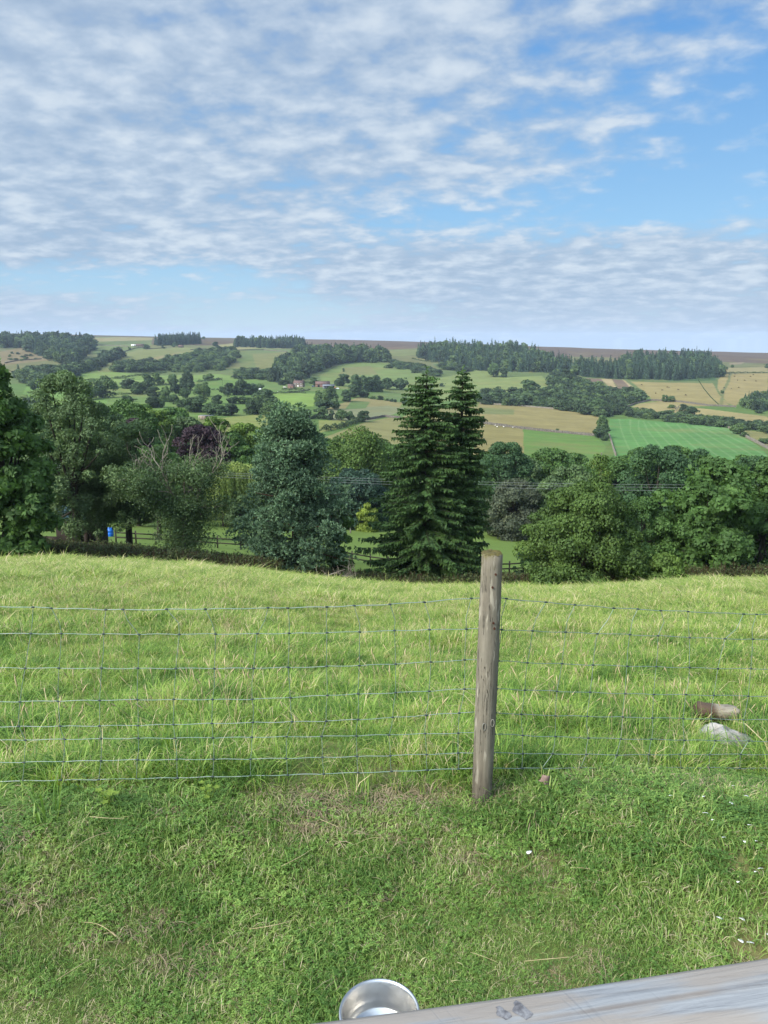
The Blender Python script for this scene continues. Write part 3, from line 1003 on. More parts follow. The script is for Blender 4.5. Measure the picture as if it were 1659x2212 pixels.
tree('ash_tree', 138, 792, 58, 215, 'ash', 'tall airy ash with thin grey green foliage beside the dark chestnut on the left', 'ash tree', broadleaf_mesh, 124,
     bk=dict(base=0.12, shape='dome', nclump=170, nleaf=36000, leaf=(0.20, 0.09), crad=0.085, inner=0.15, wob=0.28, flat=0.9))
tree('ash_tree', 258, 900, 60, 190, 'ash', 'wide feathery ash over the shed, between the tall ash and the half bare tree', 'ash tree', broadleaf_mesh, 25,
     bk=dict(base=0.27, shape='round', nclump=110, nleaf=30000, leaf=(0.20, 0.09), crad=0.09, inner=0.05, wob=0.25, flat=0.9))
tree('ash_tree', 195, 930, 62, 150, 'ash', 'feathery ash between the tall ash and the wide one over the shed', 'ash tree', broadleaf_mesh, 34,
     bk=dict(base=0.30, shape='round', nclump=100, nleaf=24000, leaf=(0.20, 0.09), crad=0.09, inner=0.05, wob=0.25, flat=0.9))
tree('ash_tree', 330, 955, 84, 120, 'green', 'green shrubby tree just behind the half bare tree', 'tree', broadleaf_mesh, 26,
     bk=dict(base=0.25, nclump=70, nleaf=18000, leaf=(0.2, 0.11), crad=0.11))
tree('birch_tree', 1300, 968, 52, 150, 'beech', 'white stemmed birch with a thin nodding top, rising out of the dense beech', 'birch tree', broadleaf_mesh, 27,
     bk=dict(base=0.3, topf=0.97, trunk_r=0.16, shape='cone', nclump=60, nleaf=6500, leaf=(0.15, 0.10), crad=0.10, inner=0.05, droop=1.2, wob=0.3), trunk_m=bark_pale)
tree('beech_tree', 1270, 1040, 50, 280, 'beech', 'dense wide beech with branches hanging to the grass, around the birch stem', 'beech tree', broadleaf_mesh, 28,
     bk=dict(base=0.0, shape='dome', nclump=150, nleaf=52000, leaf=(0.18, 0.11), crad=0.10, inner=0.3, droop=0.9, wob=0.12))
tree('beech_tree', 1395, 1075, 53, 165, 'green', 'smaller beech filling the gap between birch and horse chestnut', 'beech tree', broadleaf_mesh, 29,
     bk=dict(base=0.0, shape='dome', nclump=80, nleaf=24000, leaf=(0.18, 0.11), crad=0.12, droop=0.9))
tree('bush', 728, 1085, 54, 66, 'green', 'round green bush tucked under the right side of the pine', 'bush', broadleaf_mesh, 30,
     bk=dict(base=0.0, shape='round', nclump=40, nleaf=9000, leaf=(0.16, 0.11), crad=0.16))
tree('bush', 1140, 1185, 58, 60, 'dark', 'low shrub at the left foot of the dense wide beech', 'bush', broadleaf_mesh, 31,
     bk=dict(base=0.0, shape='dome', nclump=24, nleaf=5000, leaf=(0.16, 0.10), crad=0.18))
tree('bush', 1440, 1200, 50, 120, 'fresh', 'low yellow green spray of leaves under beech and horse chestnut', 'bush', broadleaf_mesh, 32,
     bk=dict(base=0.0, shape='dome', nclump=40, nleaf=8000, leaf=(0.18, 0.11), crad=0.13, droop=0.7))
tree('bush', 48, 1135, 52, 90, 'dark', 'dark shrub in the shade below the ash, left of the shed', 'bush', broadleaf_mesh, 33,
     bk=dict(base=0.0, shape='dome', nclump=40, nleaf=9000, leaf=(0.18, 0.11), crad=0.14))

# half-bare tree with pale dead branches
P = at_dist(385, 925, 54)
zb = H1(P[0], P[1])
Hd = P[2] - zb
root = thing('half_dead_tree', (P[0], P[1], zb), 'half bare tree with pale dead branches at its top and leafy lower limbs', 'tree')
g = np.random.default_rng(41)
tk, cr, tips = MB(), MB(), []
tk.tube([[-0.25, 0, -0.3], [0.05, 0, Hd * 0.25], [0.0, 0, Hd * 0.5]], [0.24, 0.17, 0.12], 7)
for a in np.linspace(0, 6.0, 6):
    bare_branches(tk, [0, 0, Hd * g.uniform(0.25, 0.5)], unit(np.array([math.cos(a) * 0.6, math.sin(a) * 0.6, 1.1])), Hd * g.uniform(0.26, 0.40), 0.075, 2, g, tips)
tk.build('trunk', simple_mat('dead_bark', C(182, 172, 154, 0.5), 0.9, C(140, 132, 118, 0.5), 3.0), root, True)
tips = np.array(tips)
low = tips[tips[:, 2] < Hd * 0.74]
k = g.choice(len(low), 15000)
p_ = low[k] + g.normal(size=(15000, 3)) * 0.3
low2 = np.stack([g.normal(size=9000) * 0.9, g.normal(size=9000) * 0.9, g.uniform(0.14, 0.55, 9000) * Hd], 1)
p_ = np.concatenate([p_, low2])
cr.polys(leaf_quads(p_, unit(g.normal(size=p_.shape) + [0, 0, 0.5]), 0.18, 0.09, g), np.stack([g.uniform(0, 1, len(p_)), np.concatenate([(k % 7) / 7, g.uniform(0, 1, 9000)])], 1))
cr.build('crown', LM['ash'], root)

# ---- second row, deeper in the hollow
ROW = [
    ('copper_beech', 434, 922, 120, 100, 'copper', 'dark purple copper beech behind the half bare tree', 'copper beech', 'round'),
    ('copper_beech', 285, 902, 105, 74, 'copper', 'dark purple tree glimpsed behind the pale dead branches', 'copper beech', 'round'),
    ('broadleaf_tree', 268, 862, 150, 120, 'green', 'full green tree rising behind the wide feathery ash', 'tree', 'round'),
    ('broadleaf_tree', 335, 888, 160, 84, 'fresh', 'mid green rounded tree above the purple tree behind dead branches', 'tree', 'round'),
    ('broadleaf_tree', 205, 868, 140, 90, 'ash', 'grey green tree between the tall ash and the full green tree', 'tree', 'round'),
    ('broadleaf_tree', 462, 902, 150, 72, 'fresh', 'light green tree above the left side of the dark copper beech', 'tree', 'round'),
    ('broadleaf_tree', 520, 915, 155, 92, 'fresh', 'light green tree between the copper beech and the pine', 'tree', 'round'),
    ('broadleaf_tree', 560, 960, 120, 80, 'green', 'green tree close behind the left side of the pine', 'tree', 'round'),
    ('willow_tree', 478, 1000, 108, 120, 'willow', 'golden weeping willow left of the pine', 'willow tree', 'willow'),
    ('broadleaf_tree', 772, 928, 120, 165, 'beech', 'large spreading green beech between the pine and the spruces', 'beech tree', 'dome'),
    ('broadleaf_tree', 700, 945, 135, 80, 'green', 'green tree peeping over the right shoulder of the pine', 'tree', 'round'),
    ('broadleaf_tree', 852, 960, 130, 90, 'green', 'green tree half hidden by the left spruce', 'tree', 'round'),
    ('sycamore_tree', 775, 1016, 112, 112, 'sycamore', 'dark blue green sycamore between the pine and the spruces', 'sycamore tree', 'round'),
    ('broadleaf_tree', 1090, 958, 120, 110, 'dark', 'dark green tree just right of the spruces', 'tree', 'round'),
    ('broadleaf_tree', 1120, 985, 135, 100, 'ash', 'grey green tree behind the right of the brownish copper tree', 'tree', 'round'),
    ('copper_tree', 1112, 1038, 108, 130, 'brown', 'brownish grey copper tree between the spruces and the dense beech', 'tree', 'dome'),
    ('broadleaf_tree', 1195, 975, 140, 116, 'green', 'round green tree with a yellowish top left of the birch', 'tree', 'round'),
    ('broadleaf_tree', 1230, 1010, 110, 100, 'ash', 'thin grey green tree behind the left flank of the beech', 'tree', 'round'),
    ('broadleaf_tree', 1428, 958, 110, 130, 'dark', 'large dark rounded tree rising right of the birch', 'tree', 'round'),
    ('broadleaf_tree', 1352, 985, 115, 95, 'green', 'dark green tree right behind the thin birch top', 'tree', 'round'),
    ('broadleaf_tree', 1500, 972, 118, 100, 'dark', 'dark tree behind the left top of the broad horse chestnut', 'tree', 'round'),
    ('broadleaf_tree', 1635, 985, 120, 90, 'dark', 'dark tree behind the right shoulder of the broad horse chestnut', 'tree', 'round'),
    ('bush', 793, 1092, 108, 60, 'lime', 'bright yellow green bush left of the spruces on the lower grass', 'bush', 'dome'),
    ('bush', 714, 1096, 108, 42, 'copper', 'small purple bush between the pine and the dark sycamore', 'bush', 'round'),
    ('bush', 515, 1065, 106, 60, 'ash', 'pale grey green bush under the willow at the edge of the pine', 'bush', 'round'),
    ('broadleaf_tree', 60, 905, 110, 150, 'dark', 'dark tree behind the tall ash and the left chestnut', 'tree', 'round'),
    ('broadleaf_tree', 165, 965, 125, 130, 'green', 'shady green tree behind the shed', 'tree', 'round'),
    ('broadleaf_tree', 385, 1000, 120, 90, 'green', 'shady green tree behind the trunk of the half bare tree', 'tree', 'round'),
    ('broadleaf_tree', 305, 1005, 122, 100, 'dark', 'dark green tree behind the wide feathery ash, above the blue barrel', 'tree', 'round'),
    ('broadleaf_tree', 118, 872, 190, 80, 'dark', 'dark tree far behind the tall ash, at the edge of the valley fields', 'tree', 'round'),
    ('broadleaf_tree', 300, 878, 205, 90, 'fresh', 'fresh green tree at the valley edge above the full green tree', 'tree', 'round'),
    ('broadleaf_tree', 372, 884, 200, 86, 'green', 'green tree at the valley edge behind the pale dead branches', 'tree', 'round'),
    ('broadleaf_tree', 400, 905, 165, 80, 'ash', 'thin grey green tree above the pale dead branches', 'tree', 'round'),
    ('broadleaf_tree', 232, 885, 180, 80, 'green', 'green tree between the full green tree and the valley fields', 'tree', 'round'),
    ('broadleaf_tree', 495, 940, 140, 90, 'green', 'leafy tree just above the golden willow', 'tree', 'round'),
    ('broadleaf_tree', 560, 920, 185, 80, 'fresh', 'light green tree touching the left top of the pine', 'tree', 'round'),
    ('broadleaf_tree', 735, 950, 160, 80, 'dark', 'dark tree right of the pine, left of the spreading beech', 'tree', 'dome'),
    ('broadleaf_tree', 815, 945, 150, 90, 'beech', 'green tree between spreading beech and left spruce', 'tree', 'dome'),
    ('broadleaf_tree', 1055, 985, 150, 80, 'green', 'green tree touching the right side of the right spruce', 'tree', 'round'),
    ('broadleaf_tree', 1160, 1000, 165, 90, 'fresh', 'fresh green tree at the foot of the green field right of the spruces', 'tree', 'round'),
    ('broadleaf_tree', 1245, 985, 160, 80, 'green', 'green tree left of the thin birch top at the foot of the green field', 'tree', 'round'),
    ('broadleaf_tree', 1385, 972, 150, 90, 'green', 'green tree between the birch top and the large dark rounded tree', 'tree', 'round'),
    ('broadleaf_tree', 1465, 968, 140, 90, 'green', 'green tree right behind the large dark rounded tree', 'tree', 'round'),
    ('broadleaf_tree', 1590, 985, 150, 90, 'green', 'green tree under the bright field, behind the horse chestnut top', 'tree', 'round'),
    ('broadleaf_tree', 975, 1000, 125, 110, 'green', 'green tree hidden behind the pair of spruces', 'tree', 'round'),
    ('broadleaf_tree', 1570, 1010, 105, 130, 'green', 'green tree hidden behind the broad horse chestnut', 'tree', 'round'),
]
for i, (nm, px, ty, D, wpx, kind, lab, cat, shp) in enumerate(ROW):
    if shp == 'willow':
        tree(nm, px, ty, D, wpx, kind, lab, cat, willow_mesh, 60 + i)
    else:
        sc_ = D / 100
        small = nm == 'bush'
        tree(nm, px, ty - 4, D, wpx * (1.1 if small else 1.3), kind, lab, cat, broadleaf_mesh, 60 + i,
             bk=dict(base=0.0 if small else 0.05, shape=shp, nclump=40 if small else 100, nleaf=6000 if small else 19000,
                     leaf=(0.32 * sc_, 0.21 * sc_), crad=0.14 if small else 0.115, wob=0.12, droop=0.5))

# ------------------------------------------------------------------ valley trees, one object each
ORD = ['first', 'second', 'third', 'fourth', 'fifth', 'sixth', 'seventh', 'eighth', 'ninth', 'tenth', 'eleventh', 'twelfth', 'thirteenth', 'fourteenth', 'fifteenth', 'sixteenth']


def far_tree_mesh(name, seed, shape, n=1700, base=0.06, nclump=22, crad=0.2, leafm='valley', lw=0.11):
    """unit tree: 1 high, 1 wide"""
    cr, tk = broadleaf_mesh(1.0, 1.0, seed, base=base, shape=shape, nclump=nclump, nleaf=n, leaf=(lw, lw * 0.75), crad=crad, twigs=False, trunk_r=0.03, inner=0.3, wob=0.2)
    cr.V += tk.V
    cr.L += [l + cr.nv for l in tk.L]
    cr.LS += [l + cr.nl for l in tk.LS]
    cr.M += [m_ + 1 for m_ in tk.M]
    cr.T += tk.T
    return cr.mesh(name, [LM[leafm], bark_far])


FT = [far_tree_mesh('valley_tree', 200 + i, s, base=b_) for i, (s, b_) in enumerate([('round', 0.16), ('spread', 0.22), ('dome', 0.12), ('round', 0.05), ('dome', 0.0), ('spread', 0.14)])]
FTD = [far_tree_mesh('thick_tree', 220 + i, s, base=b_, n=2600, nclump=34, lw=0.085) for i, (s, b_) in enumerate([('round', 0.05), ('dome', 0.0), ('spread', 0.1)])]


def put_tree(px, py, hp, wp, label, group, meshes, g, name='valley_tree', cat='tree'):
    P, D = on_ground(px, py, 150)
    me = meshes[g.integers(len(meshes))]
    o = bpy.data.objects.new(name, me)
    COL.objects.link(o)
    o.location = (P[0], P[1], P[2] - 0.15)
    sc_ = D / F
    o.scale = (wp * sc_, wp * sc_, hp * sc_ * 1.04)
    o.rotation_euler = (0, 0, g.uniform(0, 6.28))
    return tag(o, label, cat, group)


VALLEY = {
    'the upper pasture oaks below the scrub': [(244, 837, 9, 16), (320, 834, 26, 26), (342, 831, 24, 26), (373, 831, 22, 24), (451, 821, 13, 22), (480, 845, 11, 14)],
    'the oaks along the middle valley hedge': [(72, 842, 15, 22), (279, 839, 20, 38), (405, 843, 36, 38), (440, 857, 31, 34), (380, 851, 28, 28), (401, 861, 24, 24)],
    'the trees closing the lower valley fields': [(183, 864, 28, 50), (222, 860, 44, 50), (297, 852, 24, 32), (316, 850, 27, 24), (336, 858, 23, 36), (359, 862, 25, 18)],
    'the field trees left of the farmhouse': [(492, 854, 26, 28), (522, 853, 31, 42), (546, 852, 24, 30), (562, 841, 13, 18), (572, 874, 32, 54)],
    'the belt behind the pale timber shelter': [(425, 890, 33, 54), (455, 896, 26, 40), (475, 898, 25, 40), (500, 897, 25, 40), (470, 872, 20, 24), (502, 872, 17, 28), (528, 872, 18, 30),
                                                   (542, 895, 30, 34), (562, 895, 32, 32), (584, 898, 30, 36), (608, 899, 26, 34)],
    'the small trees under the valley fields': [(278, 868, 14, 28), (328, 881, 25, 36), (375, 873, 21, 26), (350, 880, 24, 26), (395, 880, 18, 26)],
    'the trees right of the farm buildings': [(610, 832, 12, 18), (680, 833, 17, 28), (740, 834, 26, 38), (768, 845, 34, 34), (790, 846, 33, 32), (812, 846, 34, 34), (836, 841, 25, 32), (866, 842, 27, 32)],
    'the clump just below the barn': [(692, 876, 32, 30), (715, 868, 34, 30), (700, 885, 24, 38), (724, 884, 22, 26), (747, 867, 26, 28), (764, 858, 23, 28), (786, 858, 15, 28)],
    'the short row under the mown field': [(668, 905, 22, 26), (693, 905, 26, 30), (712, 907, 22, 24), (737, 908, 24, 28), (757, 909, 20, 22), (781, 911, 24, 36)],
    'the bushes along the hedge right of the farm': [(805, 862, 6, 16), (822, 864, 10, 15), (836, 866, 6, 11), (846, 868, 7, 9), (854, 869, 7, 9), (872, 872, 14, 20)],
}
gv = np.random.default_rng(77)
for phrase, rows in VALLEY.items():
    rows = sorted(rows)
    for k_, (px, py, hp, wp) in enumerate(rows):
        sh = 'spreading' if wp > 1.45 * hp else ('tall' if hp > 1.15 * wp else 'rounded')
        bush = phrase.startswith('the bushes')
        where = 'rightmost' if k_ == len(rows) - 1 else ORD[k_] + ' from left'
        put_tree(px, py, hp, wp, f'{sh} {"bush" if bush else "tree"}, {where} of {phrase}', phrase, FTD if hp > 29 else FT, gv, 'bush' if bush else 'valley_tree', 'bush' if bush else 'tree')
SINGLE = [
    (1144, 853, 33, 44, 'big dark domed oak rising from the right hand woodland above the pale hay field', 'valley_tree'),
    (1066, 814, 29, 30, 'leafy grey green tree at the foot of the conifer plantation, left of two', 'valley_tree'),
    (1087, 815, 21, 20, 'smaller leafy tree at the foot of the conifer plantation, right of two', 'valley_tree'),
    (1290, 894, 33, 42, 'round oak at the right end of the hay field wall', 'valley_tree'),
    (1300, 930, 30, 26, 'narrow tree standing where the hay field meets the bright green field', 'valley_tree'),
    (1298, 946, 25, 38, 'bushy tree at the left corner of the bright green field', 'valley_tree'),
    (1308, 952, 12, 18, 'yellow green bush at the left edge of the bright green field', 'bush'),
    (1376, 870, 9, 6, 'tiny lone tree on the curved wall beside the small green paddock', 'valley_tree'),
    (1436, 868, 15, 14, 'left bush of the pair on the wall under the pale hill', 'bush'),
    (1448, 868, 13, 18, 'right bush of the pair on the wall under the pale hill', 'bush'),
    (1451, 882, 8, 14, 'low scrub left of the bare shrub in the pale lower pasture', 'bush'),
    (1476, 884, 11, 18, 'low scrub right of the bare shrub in the pale lower pasture', 'bush'),
    (1488, 898, 17, 38, 'dark dome shaped tree rising out of the long hedgerow', 'valley_tree'),
    (1594, 938, 23, 28, 'round bush at the right corner of the bright green field', 'bush'),
    (1608, 944, 10, 20, 'small bush just right of the round bush at the bright green field corner', 'bush'),
    (1650, 958, 12, 24, 'grey green bush on the wall at the right edge of view', 'bush'),
    (1560, 850, 7, 8, 'small bush on the dark line between the two pale hill pastures', 'bush'),
    (1641, 893, 8, 16, 'low bush under the small plantation at the right edge', 'bush'),
    (1582, 794, 6, 7, 'tiny bush at the right end of the conifer plantation', 'bush'),
    (1656, 795, 9, 9, 'small dark tree against the moor at the right edge', 'valley_tree'),
    (1204, 932, 7, 8, 'lone thorn bush in front of the hay field wall', 'bush'),
    (215, 801, 7, 8, 'lone tree on the slope above the long dark valley hedge', 'valley_tree'),
    (317, 754, 10, 14, 'small dark tree below the left end of the skyline conifers', 'valley_tree'),
    (353, 753, 9, 8, 'lone rounded tree beside the small stone hut on the hill', 'valley_tree'),
    (376, 750, 10, 11, 'rounded bush on the hill between the two skyline plantations', 'bush'),
    (385, 749, 8, 7, 'lone dark bush right under the right end of the skyline conifers', 'bush'),
    (440, 733, 6, 8, 'reddish dark bush on the skyline just right of the conifers', 'bush'),
    (466, 748, 10, 14, 'small tree left of the second skyline plantation', 'valley_tree'),
    (280, 757, 8, 6, 'thin tree on the field wall below the white caravan', 'valley_tree'),
    (742, 803, 8, 6, 'lone bush on the green slope above the farm', 'bush'),
    (955, 835, 8, 12, 'dark bush on the slope behind the tip of the right spruce', 'bush'),
]
for px, py, hp, wp, lab, nm in SINGLE:
    put_tree(px, py, hp, wp, lab, None, FT, gv, nm, 'bush' if nm == 'bush' else 'tree')

# bare shrub in the pale lower pasture
P, D = on_ground(1461, 887)
mb = MB()
g = np.random.default_rng(5)
for a in range(5):
    bare_branches(mb, [0, 0, 0], unit(np.array([math.cos(a * 1.3), math.sin(a * 1.3), 1.6])), 0.55, 0.03, 1, g)
o = mb.build('bare_shrub', bark_pale)
o.location = P
o.scale = (D / F * 15,) * 3
tag(o, 'pale bare shrub between two bushes in the dry pasture', 'shrub')


# ------------------------------------------------------------------ scatter (only for uncountable stuff)
def scatter(name, pts, rotz, scl, idx, meshes, tilt=None, parent=None):
    coll = bpy.data.collections.new(name + '_sources')
    for i, me in enumerate(meshes):
        ob = bpy.data.objects.new(f'{name}_{i:02d}', me)
        coll.objects.link(ob)
    me = bpy.data.meshes.new(name)
    n = len(pts)
    me.vertices.add(n)
    me.vertices.foreach_set('co', np.asarray(pts, np.float32).ravel())
    a = me.attributes.new('rot', 'FLOAT_VECTOR', 'POINT')
    rv = np.zeros((n, 3), np.float32)
    if tilt is not None:
        rv[:, :2] = tilt
    rv[:, 2] = rotz
    a.data.foreach_set('vector', rv.ravel())
    a = me.attributes.new('scl', 'FLOAT_VECTOR', 'POINT')
    scl = np.asarray(scl, np.float32)
    if scl.ndim == 1:
        scl = np.repeat(scl[:, None], 3, 1)
    a.data.foreach_set('vector', scl.astype(np.float32).ravel())
    a = me.attributes.new('idx', 'INT', 'POINT')
    a.data.foreach_set('value', np.asarray(idx, np.int32))
    me.update()
    o = bpy.data.objects.new(name, me)
    COL.objects.link(o)
    ng = bpy.data.node_groups.new(name + '_nodes', 'GeometryNodeTree')
    ng.interface.new_socket('Geometry', in_out='INPUT', socket_type='NodeSocketGeometry')
    ng.interface.new_socket('Geometry', in_out='OUTPUT', socket_type='NodeSocketGeometry')
    gi, go_ = ng.nodes.new('NodeGroupInput'), ng.nodes.new('NodeGroupOutput')
    ci = ng.nodes.new('GeometryNodeCollectionInfo')
    ci.inputs['Collection'].default_value = coll
    ci.inputs['Separate Children'].default_value = True
    ci.inputs['Reset Children'].default_value = True
    ip = ng.nodes.new('GeometryNodeInstanceOnPoints')
    ip.inputs['Pick Instance'].default_value = True

    def attr(nm, typ):
        nd = ng.nodes.new('GeometryNodeInputNamedAttribute')
        nd.data_type = typ
        nd.inputs['Name'].default_value = nm
        return next(s_ for s_ in nd.outputs if s_.enabled and s_.name == 'Attribute')
    ng.links.new(gi.outputs[0], ip.inputs['Points'])
    ng.links.new(ci.outputs[0], ip.inputs['Instance'])
    ng.links.new(attr('idx', 'INT'), ip.inputs['Instance Index'])
    ng.links.new(attr('rot', 'FLOAT_VECTOR'), ip.inputs['Rotation'])
    ng.links.new(attr('scl', 'FLOAT_VECTOR'), ip.inputs['Scale'])
    ng.links.new(ip.outputs[0], go_.inputs[0])
    md = o.modifiers.new('scatter', 'NODES')
    md.node_group = ng
    return tag(o, kind='stuff')


def conifer_unit(name, seed, n=420):
    g = np.random.default_rng(seed)
    mb = MB()
    u = 1 - np.sqrt(g.uniform(0, 1, n))
    u = u * 0.95 + 0.05
    lay = np.round(u * 11) / 11 + g.normal(size=n) * 0.015
    a = g.uniform(0, 6.28, n)
    r = (1 - lay) ** 0.8 * 0.5 * g.uniform(0.45, 1.0, n)
    p_ = np.stack([r * np.cos(a), r * np.sin(a), lay - r * 0.16], 1)
    out = np.stack([np.cos(a), np.sin(a), np.full(n, -0.45)], 1)
    ax = unit(out + 0.25 * g.normal(size=(n, 3)))
    sd_ = unit(np.cross(ax, np.array([0, 0, 1.0]) + 0.4 * g.normal(size=(n, 3))))
    L_ = (0.10 + 0.10 * g.uniform(0, 1, n))[:, None]
    mb.polys(np.stack([p_ - ax * L_ * 0.5, p_ + sd_ * 0.045, p_ + ax * L_ * 0.6, p_ - sd_ * 0.045], 1), np.stack([g.uniform(0, 1, n), np.full(n, g.uniform(0, 1))], 1))
    mb.tube([[0, 0, -0.02], [0, 0, 0.95]], [0.02, 0.004], 5, mat=1)
    return mb.mesh(name, [LM['conifer'], bark_far])


CON = [conifer_unit('plantation_conifer', 300 + i) for i in range(5)]
BRD = [far_tree_mesh('woodland_tree', 320 + i, s, n=520, base=0.0, nclump=14, crad=0.24, leafm='wood', lw=0.15) for i, s in enumerate(['round', 'dome', 'round', 'spread', 'dome'])]
ALLW = CON + BRD


def wood(name, poly, n, hp, wp, mixf, seed, dmin=150):
    """poly: where the feet of the trees stand; mixf = share of conifers"""
    g = np.random.default_rng(seed)
    poly = np.array(poly, float)
    lo, hi = poly.min(0), poly.max(0)
    pts, sc_, idx = [], [], []
    while len(pts) < n:
        q = g.uniform(lo, hi)
        if not in_poly(q[0], q[1], [tuple(r_) for r_ in poly]):
            continue
        P, D = on_ground(q[0], q[1], dmin)
        pts.append((P[0], P[1], P[2] - 0.3))
        k = D / F
        con = g.uniform() < mixf
        h_ = hp * g.uniform(0.72, 1.2) * k * (1.0 if con else 0.85)
        w_ = (wp * (0.62 if con else 1.2)) * g.uniform(0.75, 1.25) * k
        sc_.append((w_, w_, h_))
        idx.append(g.integers(0, 5) if con else 5 + g.integers(0, 5))
    return scatter(name, np.array(pts), g.uniform(0, 6.28, n), np.array(sc_), idx, ALLW)


wood('conifer_plantation', [(1030, 801), (905, 776), (900, 768), (960, 760), (1060, 764), (1110, 765), (1160, 775), (1225, 795), (1225, 809), (1150, 804), (1100, 803)], 620, 29, 19, 0.82, 1)
wood('conifer_plantation', [(1225, 800), (1340, 800), (1350, 790), (1400, 783), (1520, 784), (1556, 800), (1560, 815), (1460, 822), (1300, 818), (1225, 810)], 760, 29, 19, 0.95, 2)
wood('skyline_conifers', [(327, 745), (345, 747), (435, 743), (430, 739), (360, 740)], 170, 20, 13, 1.0, 3)
wood('skyline_conifers', [(506, 750), (600, 753), (655, 752), (662, 748), (640, 744), (510, 745)], 280, 19, 14, 0.9, 4)
wood('hillside_wood', [(585, 825), (640, 833), (660, 812), (720, 788), (770, 783), (835, 783), (838, 776), (780, 772), (700, 770), (650, 768), (630, 785), (600, 800)], 430, 30, 22, 0.4, 5)
wood('hillside_wood', [(0, 752), (50, 752), (90, 770), (130, 785), (160, 790), (205, 752), (200, 742), (60, 738), (0, 740)], 360, 22, 20, 0.5, 6)
wood('hillside_scrub', [(245, 803), (300, 806), (345, 802), (420, 806), (480, 800), (500, 780), (512, 772), (505, 760), (430, 768), (350, 785), (290, 790), (250, 795)], 380, 16, 16, 0.05, 7)
wood('valley_wood', [(30, 818), (80, 832), (110, 826), (140, 815), (195, 802), (260, 772), (262, 764), (200, 790), (110, 808), (40, 808)], 120, 20, 24, 0.05, 8)
wood('woodland', [(1035, 866), (1050, 874), (1130, 878), (1200, 884), (1260, 895), (1300, 905), (1345, 890), (1345, 880), (1395, 862), (1380, 858), (1300, 848), (1250, 830), (1210, 815), (1185, 820), (1200, 845), (1170, 862), (1100, 858), (1045, 855)], 480, 22, 22, 0.03, 9)
wood('hedgerow', [(1345, 898), (1450, 912), (1570, 924), (1659, 937), (1720, 945), (1720, 935), (1659, 925), (1560, 914), (1450, 902), (1360, 893)], 170, 17, 21, 0.0, 10)
wood('small_plantation', [(1600, 880), (1640, 888), (1720, 895), (1720, 868), (1640, 862), (1604, 868)], 80, 22, 16, 0.4, 11)
wood('hillside_scrub', [(835, 795), (870, 800), (930, 812), (950, 815), (950, 806), (900, 792), (850, 785)], 60, 11, 15, 0.0, 12)
wood('hillside_scrub', [(510, 820), (555, 822), (600, 812), (590, 806), (530, 806), (500, 812)], 30, 15, 18, 0.0, 13)
wood('hillside_scrub', [(955, 790), (1015, 800), (1010, 806), (950, 800)], 22, 12, 15, 0.1, 14)
wood('valley_wood', [(-40, 880), (40, 872), (100, 880), (60, 900), (-40, 905)], 40, 26, 30, 0.0, 15)
wood('hillside_scrub', [(20, 762), (60, 765), (80, 778), (40, 785), (10, 775)], 14, 5, 7, 0.0, 16)
wood('hillside_scrub', [(560, 800), (590, 800), (600, 815), (570, 818)], 18, 8, 12, 0.0, 17)


# ------------------------------------------------------------------ hedges and walls
def line_pts(pix, step=None, dmin=150):
    P = [on_ground(x, y, dmin)[0] for x, y in pix]
    out = []
    for a, b_ in zip(P[:-1], P[1:]):
        n = max(2, int(np.linalg.norm(b_ - a) / (step or 4)))
        for k in range(n):
            q = a + (b_ - a) * k / n
            q[2] = H1(q[0], q[1])
            out.append(q)
    out.append(P[-1])
    return np.array(out)


def hedge(pix, h, label, seed, wid=None):
    g = np.random.default_rng(seed)
    pts = line_pts(pix, 1.5)
    wid = wid or h * 0.8
    n = min(6000, len(pts) * 22)
    k = g.integers(0, len(pts), n)
    ang = g.uniform(0, np.pi, n)
    tg = unit(np.gradient(pts, axis=0))[k]
    sd_ = np.stack([-tg[:, 1], tg[:, 0], np.zeros(n)], 1)
    hh = h * (0.8 + 0.2 * np.sin(k * 0.7) + 0.15 * g.normal(size=n))
    p_ = pts[k] + tg * g.uniform(-1, 1, (n, 1)) + sd_ * (np.cos(ang) * wid / 2)[:, None] + np.array([0, 0, 1]) * (np.sin(ang) ** 0.7 * hh)[:, None]
    nn = unit(sd_ * np.cos(ang)[:, None] + np.array([0, 0, 1]) * np.sin(ang)[:, None] + 0.4 * g.normal(size=(n, 3)))
    mb = MB()
    mb.polys(leaf_quads(p_, nn, 0.55 * h ** 0.5, 0.45 * h ** 0.5, g), np.stack([g.uniform(0, 1, n), (k // 4 % 5) / 5], 1))
    o = mb.build('hedge', LM['hedge'])
    return tag(o, label, 'hedge', 'field hedges across the valley')


